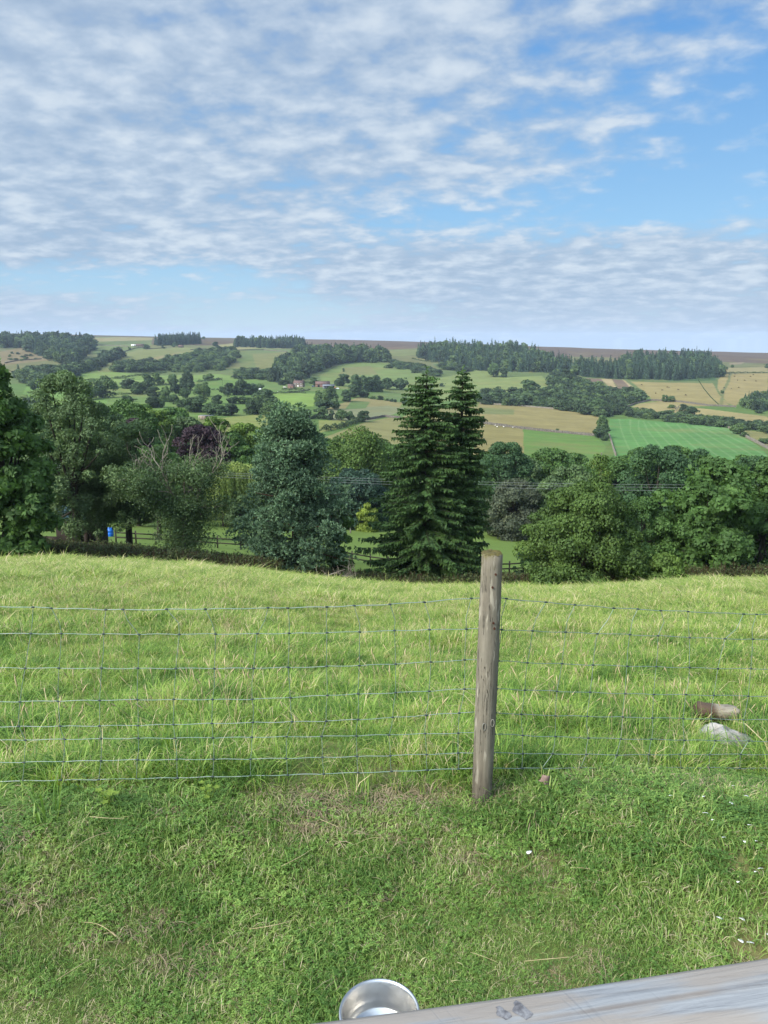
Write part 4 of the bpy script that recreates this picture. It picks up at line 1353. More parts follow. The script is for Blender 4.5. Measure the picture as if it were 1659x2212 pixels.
HEDGES = [
    ([(700, 932), (735, 925), (777, 912)], 3.0, 'clipped hedge slanting up to the short tree row under the mown field'),
    ([(137, 814), (180, 804), (218, 799)], 2.6, 'long dark hedge slanting over the brightest left valley field'),
    ([(170, 822), (240, 818), (290, 819)], 1.6, 'thin dark hedge across the left valley field below the slanting one'),
    ([(248, 818), (300, 812), (360, 805)], 2.4, 'dark hedge running from the valley field up to the hillside scrub'),
    ([(325, 834), (365, 832)], 2.0, 'short hedge between the two dark oaks in the valley'),
    ([(428, 826), (478, 820)], 2.4, 'dark hedge right of the spreading oak in the upper pasture'),
    ([(458, 843), (482, 843)], 1.6, 'short hedge in the field left of the farm trees'),
    ([(575, 851), (615, 850), (640, 848), (660, 850)], 2.0, 'hedge on the top edge of the bright field below the farmhouse'),
    ([(610, 843), (640, 842), (668, 846)], 2.4, 'garden hedge just below the farmhouse'),
    ([(240, 838), (290, 837), (330, 838)], 1.6, 'hedge crossing the valley fields behind the flat oak'),
    ([(250, 853), (330, 850), (375, 848)], 2.0, 'hedge along the front of the lower valley fields'),
    ([(1562, 807), (1610, 806), (1659, 806), (1700, 806)], 2.2, 'dark hedge along the top of the pale pasture on the right'),
    ([(1508, 806), (1509, 822), (1522, 842), (1535, 858), (1552, 874)], 0.8, 'scrubby line dividing the two pale hill pastures'),
    ([(890, 775), (940, 784), (1000, 788)], 2.0, 'dark strip of scrub under the pale sunlit field by the plantation'),
    ([(60, 850), (120, 847), (160, 846)], 1.6, 'hedge in the far left valley field behind the tall ash'),
]
for i, (pix, h, lab) in enumerate(HEDGES):
    hedge(pix, h, lab, 500 + i)

stone = simple_mat('field_stone', C(150, 140, 124), 0.9, C(96, 90, 80), 1.2, bump=0.4)
stone_pale = simple_mat('pale_stone', C(186, 174, 152), 0.9, C(132, 122, 106), 1.2, bump=0.4)


def wall(pix, h, label, seed, m_=None):
    g = np.random.default_rng(seed)
    pts = line_pts(pix, 2.0)
    tg = unit(np.gradient(pts, axis=0))
    sd_ = np.stack([-tg[:, 1], tg[:, 0], np.zeros(len(pts))], 1)
    n = len(pts)
    top = pts + np.array([0, 0, 1]) * (h * (0.9 + 0.2 * g.uniform(0, 1, (n, 1))))
    rows = [pts - sd_ * 0.35 - [0, 0, 0.3], top - sd_ * 0.22, top + sd_ * 0.22, pts + sd_ * 0.35 - [0, 0, 0.3]]
    V_ = np.concatenate(rows)
    q = []
    for r_ in range(3):
        for i in range(n - 1):
            q.append((r_ * n + i, r_ * n + i + 1, (r_ + 1) * n + i + 1, (r_ + 1) * n + i))
    mb = MB()
    mb.faces(V_, q)
    mb.faces(np.array([rows[0][0], rows[1][0], rows[2][0], rows[3][0]]), [[0, 1, 2, 3]])
    mb.faces(np.array([rows[0][-1], rows[1][-1], rows[2][-1], rows[3][-1]]), [[3, 2, 1, 0]])
    o = mb.build('drystone_wall', m_ or stone)
    return tag(o, label, 'wall', 'drystone walls across the valley')


WALLS = [
    ([(1020, 912), (1034, 914), (1129, 927), (1220, 936), (1284, 942)], 1.7, 'brown stone wall along the lower edge of the hay field right of the spruces', stone),
    ([(1036, 873), (1104, 876), (1164, 881), (1200, 884)], 1.2, 'pale stone wall on the top edge of the hay field', stone_pale),
    ([(1345, 890), (1355, 880), (1376, 872), (1405, 866), (1428, 866), (1470, 869), (1530, 877), (1590, 880)], 1.6, 'long curved dark wall between the pale hill and the lower pasture', stone),
    ([(1330, 870), (1370, 872)], 1.0, 'short wall below the small green paddock', stone),
    ([(1572, 924), (1600, 938), (1640, 960), (1670, 976)], 1.5, 'pale stony wall down the right side of the bright green field', stone_pale),
    ([(790, 908), (830, 901), (865, 904)], 1.5, 'stone wall right of the short tree row under the mown field', stone),
    ([(212, 746), (245, 747), (277, 749)], 1.3, 'dark wall crossing the upper fields left of the white caravan', stone),
    ([(268, 760), (290, 753), (320, 750)], 1.5, 'wall slanting up to the skyline conifers', stone),
    ([(314, 755), (360, 752)], 1.3, 'wall on the hill between caravan and stone hut', stone),
    ([(411, 756), (446, 754)], 1.3, 'wall on the hill right of the rounded bush', stone),
    ([(506, 757), (570, 756), (620, 760)], 1.5, 'dark wall below the field under the second skyline plantation', stone),
    ([(1316, 940), (1322, 960), (1330, 985)], 1.2, 'stony bank along the left side of the bright green field', stone_pale),
    ([(10, 785), (40, 779), (90, 776)], 1.4, 'wall crossing the brown slope at the far left', stone),
    ([(620, 848), (640, 848), (670, 842)], 1.0, 'garden wall in front of the farmhouse', stone),
]
for i, (pix, h, lab, m_) in enumerate(WALLS):
    wall(pix, h, lab, 600 + i, m_)

# ------------------------------------------------------------------ farm buildings
farm_stone = simple_mat('farm_stone', C(176, 160, 146), 0.9, C(140, 124, 112), 2.5)
brick = simple_mat('pink_brick', C(196, 152, 134), 0.9, C(170, 126, 110), 2.5)
pantile = simple_mat('red_pantile', C(160, 128, 118), 0.85, C(132, 104, 96), 1.5)
sheet = simple_mat('grey_sheet_roof', C(168, 174, 182), 0.6, C(130, 136, 144), 1.0)
dark = simple_mat('dark_opening', (0.012, 0.012, 0.012), 0.9)
white = simple_mat('white_paint', (0.8, 0.8, 0.78), 0.6)
glass = simple_mat('window_glass', (0.03, 0.035, 0.04), 0.15, spec=0.6)


def gable(root, L_, Wd, He, Hr, wallm, roofm, name_w='wall', over=0.3):
    """ridge along local x"""
    mb = MB()
    x, y = L_ / 2, Wd / 2
    V_ = np.array([(-x, -y, -1), (x, -y, -1), (x, y, -1), (-x, y, -1), (-x, -y, He), (x, -y, He), (x, y, He), (-x, y, He), (-x, 0, Hr), (x, 0, Hr)])
    mb.faces(V_, [(0, 1, 5, 4), (2, 3, 7, 6)])
    mb.faces(V_, [(1, 2, 6, 9, 5), (3, 0, 4, 8, 7)])
    mb.build(name_w, wallm, root)
    rb = MB()
    k = (Hr - He) / y
    xo, yo = x + over, y + over
    th = 0.14
    for s in (-1, 1):
        a = np.array([(-xo, s * yo, He - k * over + 0.03), (xo, s * yo, He - k * over + 0.03), (xo, 0, Hr + 0.03), (-xo, 0, Hr + 0.03)])
        V2 = np.concatenate([a, a + [0, 0, th]])
        rb.faces(V2, [(0, 3, 2, 1), (4, 5, 6, 7), (0, 1, 5, 4), (1, 2, 6, 5), (2, 3, 7, 6), (3, 0, 4, 7)])
    return rb.build('roof', roofm, root)


def part_box(name, root, c, size, m_):
    mb = MB()
    mb.box(c, size)
    return mb.build(name, m_, root)


def farm_spot(px, py):
    P, D = on_ground(px, py, 300)
    return P, D


P, D = farm_spot(646, 836)
s_ = D / F
h_root = thing('farmhouse', P, 'pinkish stone farmhouse with red roof and two end chimneys', 'farmhouse', rz=R(-14))
Lh = 21 * s_
rf = gable(h_root, Lh, 6.5, 4.6, 6.9, farm_stone, pantile)
for sx in (-1, 1):
    mb = MB()
    mb.box((sx * (Lh / 2 - 0.6), 0, 7.2), (0.8, 0.7, 1.7))
    mb.build('chimney', farm_stone, rf)
for wx in (-0.33, 0.0, 0.33):
    for wz in (1.4, 3.5):
        if wx == 0 and wz < 2:
            part_box('door', h_root, (0, -3.26, 1.0), (1.0, 0.08, 2.0), white)
            continue
        wn = part_box('window', h_root, (wx * Lh, -3.26, wz), (1.1, 0.08, 1.2), white)
        mb = MB()
        mb.box((wx * Lh, -3.31, wz), (0.85, 0.05, 0.95))
        mb.build('pane', glass, wn)
P, D = farm_spot(629, 839)
b_root = thing('outbuilding', P, 'small pink brick outbuilding left of the farmhouse', 'outbuilding', rz=R(-14))
gable(b_root, 12 * s_, 4.5, 2.8, 4.3, brick, pantile)
part_box('door', b_root, (0.6, -2.27, 0.95), (0.9, 0.06, 1.9), dark)
P, D = farm_spot(697, 836)
b_root = thing('barn', P, 'long stone barn with faded red roof behind the grey shed', 'barn', rz=R(8))
gable(b_root, 30 * s_, 7, 3.6, 6.0, brick, pantile)
part_box('door', b_root, (-4.5, -3.52, 1.3), (2.2, 0.06, 2.6), dark)
P, D = farm_spot(710, 840)
b_root = thing('open_shed', P, 'open fronted farm shed with pale grey roof, in front of the red barn', 'shed', rz=R(4))
Ls = 24 * s_
part_box('wall', b_root, (0, 2.9, 1.4), (Ls, 0.2, 4.2), farm_stone)
part_box('side_wall', b_root, (-Ls / 2 + 1.9, -1.0, 1.2), (3.8, 0.2, 4.0), sheet)
for k_ in range(5):
    part_box('post', b_root, (-Ls / 2 + 4 + k_ * (Ls - 4.2) / 4, -2.9, 1.2), (0.25, 0.25, 4.0), farm_stone)
mb = MB()
V_ = np.array([(-Ls / 2 - .3, -3.4, 3.15), (Ls / 2 + .3, -3.4, 3.15), (Ls / 2 + .3, 3.3, 4.4), (-Ls / 2 - .3, 3.3, 4.4)])
V_ = np.concatenate([V_, V_ + [0, 0, 0.15]])
mb.faces(V_, [(0, 3, 2, 1), (4, 5, 6, 7), (0, 1, 5, 4), (1, 2, 6, 5), (2, 3, 7, 6), (3, 0, 4, 7)])
mb.build('roof', sheet, b_root)
part_box('shade_panel', b_root, (1.5, 2.7, 1.2), (Ls - 4, 0.1, 4.0), dark)  # near-black sheet stands in for the shade inside the open shed


def vehicle(px, py, label, col, name='farm_vehicle', cat='vehicle', L_=3.6, hgt=1.5, rz=0.0):
    P, D = farm_spot(px, py)
    root = thing(name, P, label, cat, rz=rz)
    m_ = simple_mat(name + '_paint', col, 0.4)
    mb = MB()
    prof_ = [(-0.5, 0.25), (-0.5, 0.62), (-0.36, 0.66), (-0.26, 1.0), (0.22, 1.0), (0.32, 0.66), (0.5, 0.58), (0.5, 0.25)]
    V_ = np.array([(x * L_, y, z * hgt) for y in (-0.8, 0.8) for x, z in prof_])
    n = len(prof_)
    mb.faces(V_, [[i, (i + 1) % n, (i + 1) % n + n, i + n] for i in range(n)])
    mb.faces(V_, [list(range(n))[::-1], list(range(n, 2 * n))])
    mb.build('body', m_, root)
    for sx in (-0.32, 0.32):
        for sy in (-0.75, 0.75):
            mb = MB()
            mb.tube([(sx * L_, sy - 0.1, 0.32), (sx * L_, sy + 0.1, 0.32)], 0.32, 10)
            mb.build('wheel', dark, root)
    return root


vehicle(722, 839, 'small orange vehicle parked at the right end of the open shed', C(214, 110, 70, 0.8), rz=0.3)
vehicle(729, 841, 'white vehicle just right of the orange one by the shed', (0.7, 0.7, 0.7), rz=-0.4)
vehicle(615, 838, 'pale vehicle left of the pink brick outbuilding', (0.6, 0.55, 0.5), rz=0.2)
vehicle(677, 836, 'blue grey vehicle between farmhouse and barn', C(120, 140, 170), rz=0.5)
vehicle(562, 842, 'white vehicle parked by the trees left of the farm', (0.75, 0.75, 0.75), rz=0.1)

P, D = on_ground(289, 748, 900)
root = thing('caravan', P, 'white static caravan on the hillside below the skyline conifers', 'caravan')
part_box('body', root, (0, 0, 2.0), (10.0, 3.2, 3.2), white)
part_box('window', root, (-2.6, -1.62, 2.3), (2.2, 0.06, 1.1), glass)
part_box('window', root, (2.0, -1.62, 2.3), (2.2, 0.06, 1.1), glass)
part_box('chassis', root, (0, 0, 0.25), (9.0, 2.4, 0.4), dark)
P, D = on_ground(391, 751, 900)
root = thing('stone_hut', P, 'small stone hut with reddish roof between the skyline plantations', 'hut')
gable(root, 9, 6, 3.0, 5.2, stone, pantile)
part_box('door', root, (1.5, -3.02, 1.1), (1.2, 0.06, 2.2), dark)
P, D = on_ground(303, 749, 900)
root = thing('stone_hut', P, 'low stone building with brown roof right of the white caravan', 'hut')
gable(root, 16, 6, 3.0, 5.5, stone, simple_mat('brown_roof', C(128, 104, 92), 0.9))
part_box('door', root, (-3, -3.02, 1.1), (1.2, 0.06, 2.2), dark)
P, D = on_ground(115, 765, 700)
P = at_dist(115, 752, D)
root = thing('white_house', (P[0], P[1], P[2] - 5), 'white gabled house half hidden in the hillside wood on the left', 'house')
gable(root, 14, 8, 5.5, 8.5, white, simple_mat('slate_roof', C(110, 112, 118), 0.8))
for wx in (-4, 0, 4):
    part_box('window', root, (wx, -4.02, 3.6), (1.3, 0.06, 1.4), glass)

# timber field shelter beyond the near trees
P, D = on_ground(447, 907, 250)
k_ = D / F
pale_wood = simple_mat('pale_timber', C(226, 206, 186, 0.75), 0.8, C(196, 170, 146, 0.75), 3.0)
root = thing('field_shelter', P, 'pale timber field shelter with upright posts, seen over the copper beech', 'shelter', rz=R(-6))
Ls = 31 * k_
Hs = 8.5 * k_
for i in range(5):
    part_box('post', root, (-Ls / 2 + i * Ls * 0.42 / 4, -1.2, Hs / 2), (0.24, 0.24, Hs), pale_wood)
part_box('fascia', root, (-Ls * 0.29, -1.25, Hs - 0.1), (Ls * 0.45, 0.1, 0.35), pale_wood)
part_box('roof', root, (0, 0.3, Hs + 0.17), (Ls, 3.4, 0.12), sheet)
part_box('back_wall', root, (0, 1.7, Hs / 2), (Ls, 0.12, Hs), simple_mat('old_boards', C(150, 132, 120), 0.9))
for i in range(3):
    part_box('rail', root, (Ls * 0.22, -1.2, Hs * (0.25 + 0.28 * i)), (Ls * 0.54, 0.08, 0.16), simple_mat('grey_rail', C(150, 140, 130), 0.9))

# utility pole in the valley
P, D = on_ground(480.5, 833)
root = thing('utility_pole', P, 'thin utility pole in the valley field left of the farm', 'pole')
mb = MB()
mb.tube([[0, 0, -0.3], [0, 0, 8.5]], [0.14, 0.10], 6)
mb.build('pole', bark, root)
part_box('crossarm', root, (0, 0, 8.0), (1.8, 0.12, 0.12), bark)

# sheep and cattle, a pixel or two each
wool = simple_mat('wool', (0.72, 0.70, 0.62), 1.0)
blackface = simple_mat('dark_face', (0.05, 0.045, 0.04), 0.9)
hide = simple_mat('brown_hide', C(92, 66, 46), 0.9, C(60, 46, 36), 2.0)


def animal_mesh(name, L_, Hh, body, head):
    mb = MB()
    s = np.linspace(0, 1, 9)
    pth = np.stack([-L_ / 2 + s * L_, np.zeros(9), Hh * 0.66 + 0.04 * L_ * np.sin(s * 3)], 1)
    rad = Hh * np.array([0.05, 0.19, 0.25, 0.27, 0.27, 0.26, 0.24, 0.15, 0.05])
    mb.tube(pth, rad, 9)
    mb.tube([[L_ * 0.40, 0, Hh * 0.72], [L_ * 0.55, 0, Hh * 0.70], [L_ * 0.68, 0, Hh * 0.55], [L_ * 0.74, 0, Hh * 0.45]], [Hh * 0.14, Hh * 0.11, Hh * 0.10, Hh * 0.05], 7, mat=1)
    for sx in (-0.34, 0.34):
        for sy in (-0.11, 0.11):
            mb.tube([[sx * L_, sy * Hh, Hh * 0.55], [sx * L_ + 0.02 * L_, sy * Hh, Hh * 0.28], [sx * L_, sy * Hh, -0.02]], [Hh * 0.09, Hh * 0.05, Hh * 0.04], 6, mat=1)
    mb.tube([[-L_ * 0.48, 0, Hh * 0.8], [-L_ * 0.55, 0, Hh * 0.5]], [Hh * 0.03, Hh * 0.02], 5)
    return mb.mesh(name, [body, head], True)


sheep_me = animal_mesh('sheep', 1.15, 0.95, wool, blackface)
cow_me = animal_mesh('cow', 2.1, 1.45, hide, hide)
for i, (px, py) in enumerate([(1046, 922), (1074, 924), (1088, 924), (1108, 925), (1070, 921), (390.5, 868), (397, 868), (393, 870), (443.5, 862), (560, 848), (600, 848), (650, 848)]):
    P, D = on_ground(px, py)
    o = bpy.data.objects.new('sheep', sheep_me)
    COL.objects.link(o)
    o.location = P
    o.rotation_euler = (0, 0, gv.uniform(0, 6.28))
    grp = 'sheep below the hay field wall' if px > 1000 else ('sheep grazing among the valley trees' if px < 500 else 'sheep along the hedge below the farmhouse')
    tag(o, {'sheep below the hay field wall': 'white sheep grazing below the brown wall right of the spruces', 'sheep grazing among the valley trees': 'white sheep grazing among the trees of the valley floor',
            'sheep along the hedge below the farmhouse': 'pale sheep by the hedge at the top of the bright field below the farm'}[grp], 'sheep', grp)
for i, (zx, zy) in enumerate([(1300, 222), (1350, 220), (1345, 243), (1495, 243), (1520, 228), (1440, 280), (1375, 278), (1545, 287), (1250, 352), (1315, 357), (1385, 347), (720, 345), (735, 348), (820, 367),
                              (610, 400), (890, 418), (670, 372), (480, 322)]):
    px, py = 1275 + zx * 0.23148, 757 + zy * 0.23148 + 1
    P, D = on_ground(px, py)
    o = bpy.data.objects.new('cow', cow_me)
    COL.objects.link(o)
    o.location = P
    o.rotation_euler = (0, 0, gv.uniform(0, 6.28))
    right = zx > 1000
    tag(o, 'dark cow grazing the steep pale pasture at the far right' if right else 'dark cow grazing the pale mown hill below the plantation', 'cow',
        'cattle on the far right pasture' if right else 'cattle on the pale hill below the plantation')

# ------------------------------------------------------------------ lower meadow: rail fence, shed, barrel, wires, dead branches, weeds
rail_wood = simple_mat('dark_fence_wood', C(92, 86, 72), 0.9, C(62, 58, 48), 5.0)
fence_px = [(250, 1160, 74), (420, 1180, 74), (520, 1188, 74), (620, 1196, 73), (722, 1203, 72), (800, 1222, 70), (920, 1236, 68), (1030, 1243, 67), (1100, 1238, 68), (1160, 1226, 70), (1280, 1220, 70)]
FP = []
for px, py, D in fence_px:
    a, _ = azt(px, py)
    FP.append(np.array([D * math.sin(a), D * math.cos(a)]))
dense = []
for a, b_ in zip(FP[:-1], FP[1:]):
    n = max(1, int(round(np.linalg.norm(b_ - a) / 1.9)))
    dense += [a + (b_ - a) * k / n for k in range(n)]
dense.append(FP[-1])
root = thing('rail_fence', (0, 0, 0), 'dark wooden post and rail fence across the hollow behind pine and spruces', 'fence')
for q in dense:
    z = H1(*q)
    mb = MB()
    mb.box((q[0], q[1], z + 0.5), (0.12, 0.12, 1.5))
    mb.build('post', rail_wood, root)
for hh in (0.55, 1.0):
    mb = MB()
    for a, b_ in zip(dense[:-1], dense[1:]):
        A = np.array([a[0], a[1] - 0.085, H1(*a) + hh])
        B = np.array([b_[0], b_[1] - 0.085, H1(*b_) + hh])
        V_ = np.array([A + [0, -.02, -.06], A + [0, .02, -.06], A + [0, .02, .06], A + [0, -.02, .06], B + [0, -.02, -.06], B + [0, .02, -.06], B + [0, .02, .06], B + [0, -.02, .06]])
        mb.faces(V_, [(0, 1, 2, 3), (7, 6, 5, 4), (0, 4, 5, 1), (1, 5, 6, 2), (2, 6, 7, 3), (3, 7, 4, 0)])
    mb.build('rail', rail_wood, root)

P = at_dist(168, 1168, 66)
zs = H1(P[0], P[1])
kz = 66 / F
root = thing('field_shed', (P[0], P[1], zs), 'open wooden shed with teal corrugated roof under the ash trees', 'shed', rz=R(-8))
old = simple_mat('old_shed_boards', C(84, 70, 62), 0.9, C(60, 50, 46), 3.0, stretch=(6, 6, 0.5))
teal = simple_mat('teal_sheet_roof', C(92, 120, 124), 0.95, C(66, 88, 92), 2.0, spec=0.05)
hsh = P[2] + 55 * kz * 0.98 - zs
part_box('back_wall', root, (-0.5, 1.6, hsh / 2 - 0.2), (4.6, 0.1, hsh), old)
part_box('side_wall', root, (1.75, 0.1, hsh / 2 - 0.2), (0.1, 2.9, hsh), old)
part_box('post', root, (1.55, -1.45, hsh / 2 - 0.2), (0.42, 0.16, hsh), old)
part_box('post', root, (-2.6, -1.45, hsh / 2 - 0.2), (0.16, 0.16, hsh), old)
part_box('front_panel', root, (-1.6, -1.5, 0.5), (2.0, 0.08, 1.6), old)
mb = MB()
xs = np.linspace(-3.1, 2.2, 60)
zw = 0.035 * np.sin(np.arange(60) * 1.6)
lo_ = np.stack([xs, np.full(60, -1.9), hsh - 0.05 + zw + 0.10 * (xs > 0)], 1)
hi_ = np.stack([xs, np.full(60, 1.9), hsh + 0.35 + zw], 1)
mb.faces(np.concatenate([lo_, hi_]), [(i, i + 1, 61 + i, 60 + i) for i in range(59)])
mb.build('roof', teal, root)

P = at_dist(238, 1140, 84)
z = H1(P[0], P[1])
root = thing('barrel', (P[0], P[1], z), 'bright blue plastic barrel standing on the lower grass', 'barrel')
blue = simple_mat('blue_plastic', C(30, 105, 200, 0.8), 0.4)
mb = MB()
mb.lathe([(0.0, 0.0), (0.27, 0.0), (0.29, 0.03), (0.31, 0.25), (0.31, 0.29), (0.325, 0.31), (0.325, 0.34), (0.31, 0.36), (0.31, 0.6), (0.325, 0.62), (0.325, 0.65), (0.31, 0.67), (0.29, 0.9), (0.27, 0.92)], 24)
mb.build('body', blue, root)
mb = MB()
mb.lathe([(0.28, 0.90), (0.28, 0.945), (0.0, 0.945)], 24)
mb.build('lid', blue, root)

P = at_dist(219, 1150, 70)
z = H1(P[0], P[1])
mb = MB()
a = np.linspace(0, np.pi * 0.8, 9)
mb.tube(np.concatenate([[[-0.35, 0, -0.2]], np.stack([-0.35 * np.cos(a), np.zeros(9), 0.55 + 0.3 * np.sin(a)], 1)]), 0.06, 7)
o = mb.build('bent_pipe', white, loc=(P[0], P[1], max(z, P[2] - 0.6)))
tag(o, 'white bent pipe sticking up beside the shed', 'pipe')

# stumpy grey posts in the lower meadow
for px, py, lab in [(757, 1152, 'taller weathered stake in the lower meadow left of the lime green bush'), (742, 1156, 'short weathered stake in the lower meadow by the purple bush')]:
    P, D = on_ground(px, py, 75)
    mb = MB()
    mb.tube([[0, 0, -0.2], [0.03, 0, 0.8], [0.06, 0, 1.5 if px > 750 else 1.1]], [0.11, 0.09, 0.06], 7)
    o = mb.build('wooden_stake', bark_pale, loc=P)
    tag(o, lab, 'stake')

# overhead wires: three strands crossing behind the pine and the spruces
wire_m = simple_mat('overhead_wire', C(176, 182, 180), 0.5)
A0, _ = azt(140, 1004)
for i, dy in enumerate((0, 5.5, 12)):
    A = at_dist(150, 1003 + dy * 0.7, 74)
    B = at_dist(1180, 1044 + dy, 72)
    d_ = B - A
    pts = []
    for s in np.linspace(-0.9, 1.9, 60):
        q = A + d_ * s
        q[2] += 0.8 * ((s - 0.5) ** 2 - 0.25) * 1.2
        pts.append(q)
    mb = MB()
    mb.tube(pts, 0.013, 5)
    o = mb.build('overhead_wire', wire_m)
    tag(o, ['uppermost of the three thin overhead wires crossing the trees', 'middle one of the three thin overhead wires crossing the trees', 'lowest of the three thin overhead wires crossing the trees'][i], 'wire', 'overhead wires')

# fallen dead branch between pine and spruces
P = at_dist(735, 1244, 47)
z = H1(P[0], P[1])
mb = MB()
g = np.random.default_rng(14)
dead_m = simple_mat('dead_wood', C(188, 178, 160), 0.9, C(150, 140, 124), 3.0)
mb.tube([[-1.45, 0, 0.1], [-0.6, 0.1, 0.42], [0.3, 0, 0.78]], [0.05, 0.045, 0.02], 6)
mb.tube([[0.1, 0, 0.35], [0.7, 0.1, 0.28], [1.25, 0, 0.02]], [0.045, 0.04, 0.02], 6)
mb.tube([[1.0, 0, 0.3], [0.92, 0, 0.75], [0.75, 0, 1.3]], [0.03, 0.022, 0.008], 6)
mb.tube([[-1.4, 0, 0.3], [-1.52, 0, 0.8], [-1.5, 0, 1.1]], [0.025, 0.02, 0.008], 6)
for k_ in range(14):
    bare_branches(mb, [g.uniform(-1.2, 1.2), g.normal() * 0.15, 0.15], unit(np.array([g.normal(), g.normal() * 0.3, 0.35])), g.uniform(0.5, 1.0), 0.014, 1, g)
o = mb.build('dead_branch', dead_m, loc=(P[0], P[1], max(z, P[2] - 0.35)))
tag(o, 'bleached dead branches lying at the field edge between pine and spruce', 'branch')

# ------------------------------------------------------------------ stock fence close by
ft = lambda zx, zy, ox: (ox + zx / 3.0, 1261.8 + zy / 3.0)          # zoom tiles -> photo view
PD = 3.07
p_bot = at_dist(1041, 1705, PD)
p_bot[2] = -0.02
p_top = at_plane(1063.5, 1198, p_bot, np.array([0, 1.0, 0]))
post_m, t = mat('weathered_post')
tcx = t.n('ShaderNodeTexCoord')
mp = t.n('ShaderNodeMapping')
t.put(mp.inputs[0], tcx.outputs['Object'])
mp.inputs['Scale'].default_value = (34, 34, 3.0)
gr = t.noise(mp.outputs[0], 1.0, 8.0, 0.65, 0.5)
n2 = t.noise(tcx.outputs['Object'], 7.0, 5.0, 0.6)
mp2 = t.n('ShaderNodeMapping')
t.put(mp2.inputs[0], tcx.outputs['Object'])
mp2.inputs['Scale'].default_value = (55, 55, 9.0)
fl = t.ss(t.noise(mp2.outputs[0], 0.8, 4.0, 0.5), 0.60, 0.67)
c0 = t.ramp(gr, [(0.25, C(98, 91, 80, .68)), (0.5, C(138, 129, 113, .68)), (0.75, C(168, 159, 142, .68))])
c0 = t.mix(t.m('MULTIPLY', t.ss(n2, 0.35, 0.7), 0.55), c0, C(122, 117, 104, .6) + (1,))
c0 = t.mix(t.m('MULTIPLY', fl, 0.7), c0, C(196, 187, 168, .62) + (1,))
sx = t.n('ShaderNodeSeparateXYZ')
t.put(sx.inputs[0], tcx.outputs['Object'])
mp5 = t.n('ShaderNodeMapping')
t.put(mp5.inputs[0], tcx.outputs['Object'])
mp5.inputs['Scale'].default_value = (90, 90, 4.5)
ck = t.noise(mp5.outputs[0], 1.0, 3.0, 0.5, 0.3)
crack = t.m('SUBTRACT', 1.0, t.ss(t.m('ABSOLUTE', t.m('SUBTRACT', ck, 0.42)), 0.0, 0.022))
crack = t.m('MULTIPLY', crack, t.ss(n2, 0.4, 0.55))
c0 = t.mix(t.m('MULTIPLY', crack, 0.75), c0, C(58, 50, 42, .5) + (1,))
lich = t.m('MULTIPLY', t.ss(sx.outputs['Z'], 0.95, 1.10), t.ss(n2, 0.45, 0.6))
c0 = t.mix(t.m('MULTIPLY', lich, 0.6), c0, C(150, 140, 78) + (1,))
low = t.m('SUBTRACT', 1.0, t.ss(sx.outputs['Z'], 0.0, 0.35))
c0 = t.mix(t.m('MULTIPLY', low, 0.45), c0, C(92, 78, 62) + (1,))
p = t.n('ShaderNodeBsdfPrincipled', Roughness=0.88)
p.inputs['Specular IOR Level'].default_value = 0.2
t.put(p.inputs['Base Color'], c0)
b = t.n('ShaderNodeBump', Strength=0.8, Distance=0.006)
t.put(b.inputs['Height'], t.m('SUBTRACT', gr, t.m('MULTIPLY', crack, 0.8)))
t.put(p.inputs['Normal'], b.outputs[0])
finish(t, p.outputs[0])
moss_m = simple_mat('lichen_cap', C(150, 138, 70), 0.95, C(108, 100, 66), 28.0, bump=0.6)
nail_m = simple_mat('rusty_nail', C(96, 52, 34), 0.7)

axis = p_top - p_bot
hp = float(np.linalg.norm(axis))
froot = thing('wire_fence', tuple(p_bot), 'green grey stock fence of square wire mesh on a weathered round post', 'fence')
mb = MB()
nz_, nseg = 40, 28
a = np.linspace(0, 2 * np.pi, nseg, endpoint=False)
rows = []
gp = np.random.default_rng(3)
for k_ in range(nz_ + 1):
    s = -0.12 + 1.12 * k_ / nz_
    r_ = np.interp(s, [-0.12, 0, 0.25, 0.55, 1.0], [0.043, 0.043, 0.045, 0.0455, 0.0425])
    rr = r_ * (1 + 0.018 * np.sin(2 * a + 2.2 * s) + 0.012 * np.sin(5 * a + 6 * s) + 0.006 * gp.normal(size=nseg))
    q = axis * s
    rows.append(np.stack([q[0] + rr * np.cos(a), q[1] + rr * np.sin(a), np.full(nseg, q[2])], 1))
rows.append(np.stack([axis[0] + 0.039 * np.cos(a), axis[1] + 0.039 * np.sin(a), np.full(nseg, axis[2] + 0.006)], 1))
q = [(i * nseg + j, i * nseg + (j + 1) % nseg, (i + 1) * nseg + (j + 1) % nseg, (i + 1) * nseg + j) for i in range(len(rows) - 1) for j in range(nseg)]
mb.faces(np.concatenate(rows), q)
mb.faces(rows[-1], [list(range(nseg))])
post_o = mb.build('post', post_m, froot, True)
mb = MB()
gl = np.random.default_rng(9)
for ring, (rad_, hz) in enumerate([(0.0415, 0.004), (0.034, 0.011), (0.02, 0.014), (0.004, 0.015)]):
    rr = rad_ * (1 + 0.05 * gl.normal(size=nseg))
    rows_ = np.stack([axis[0] + rr * np.cos(a), axis[1] + rr * np.sin(a), axis[2] + hz + 0.0025 * gl.normal(size=nseg)], 1)
    if ring == 0:
        prev = rows_
        acc = [rows_]
    else:
        acc.append(rows_)
mb.faces(np.concatenate(acc), [(i * nseg + j, i * nseg + (j + 1) % nseg, (i + 1) * nseg + (j + 1) % nseg, (i + 1) * nseg + j) for i in range(3) for j in range(nseg)])
mb.faces(acc[-1], [list(range(nseg))])
mb.build('lichen_cap', moss_m, post_o, True)
for zx, zy in [(1555, 852 * 0 - 0)]:
    pass
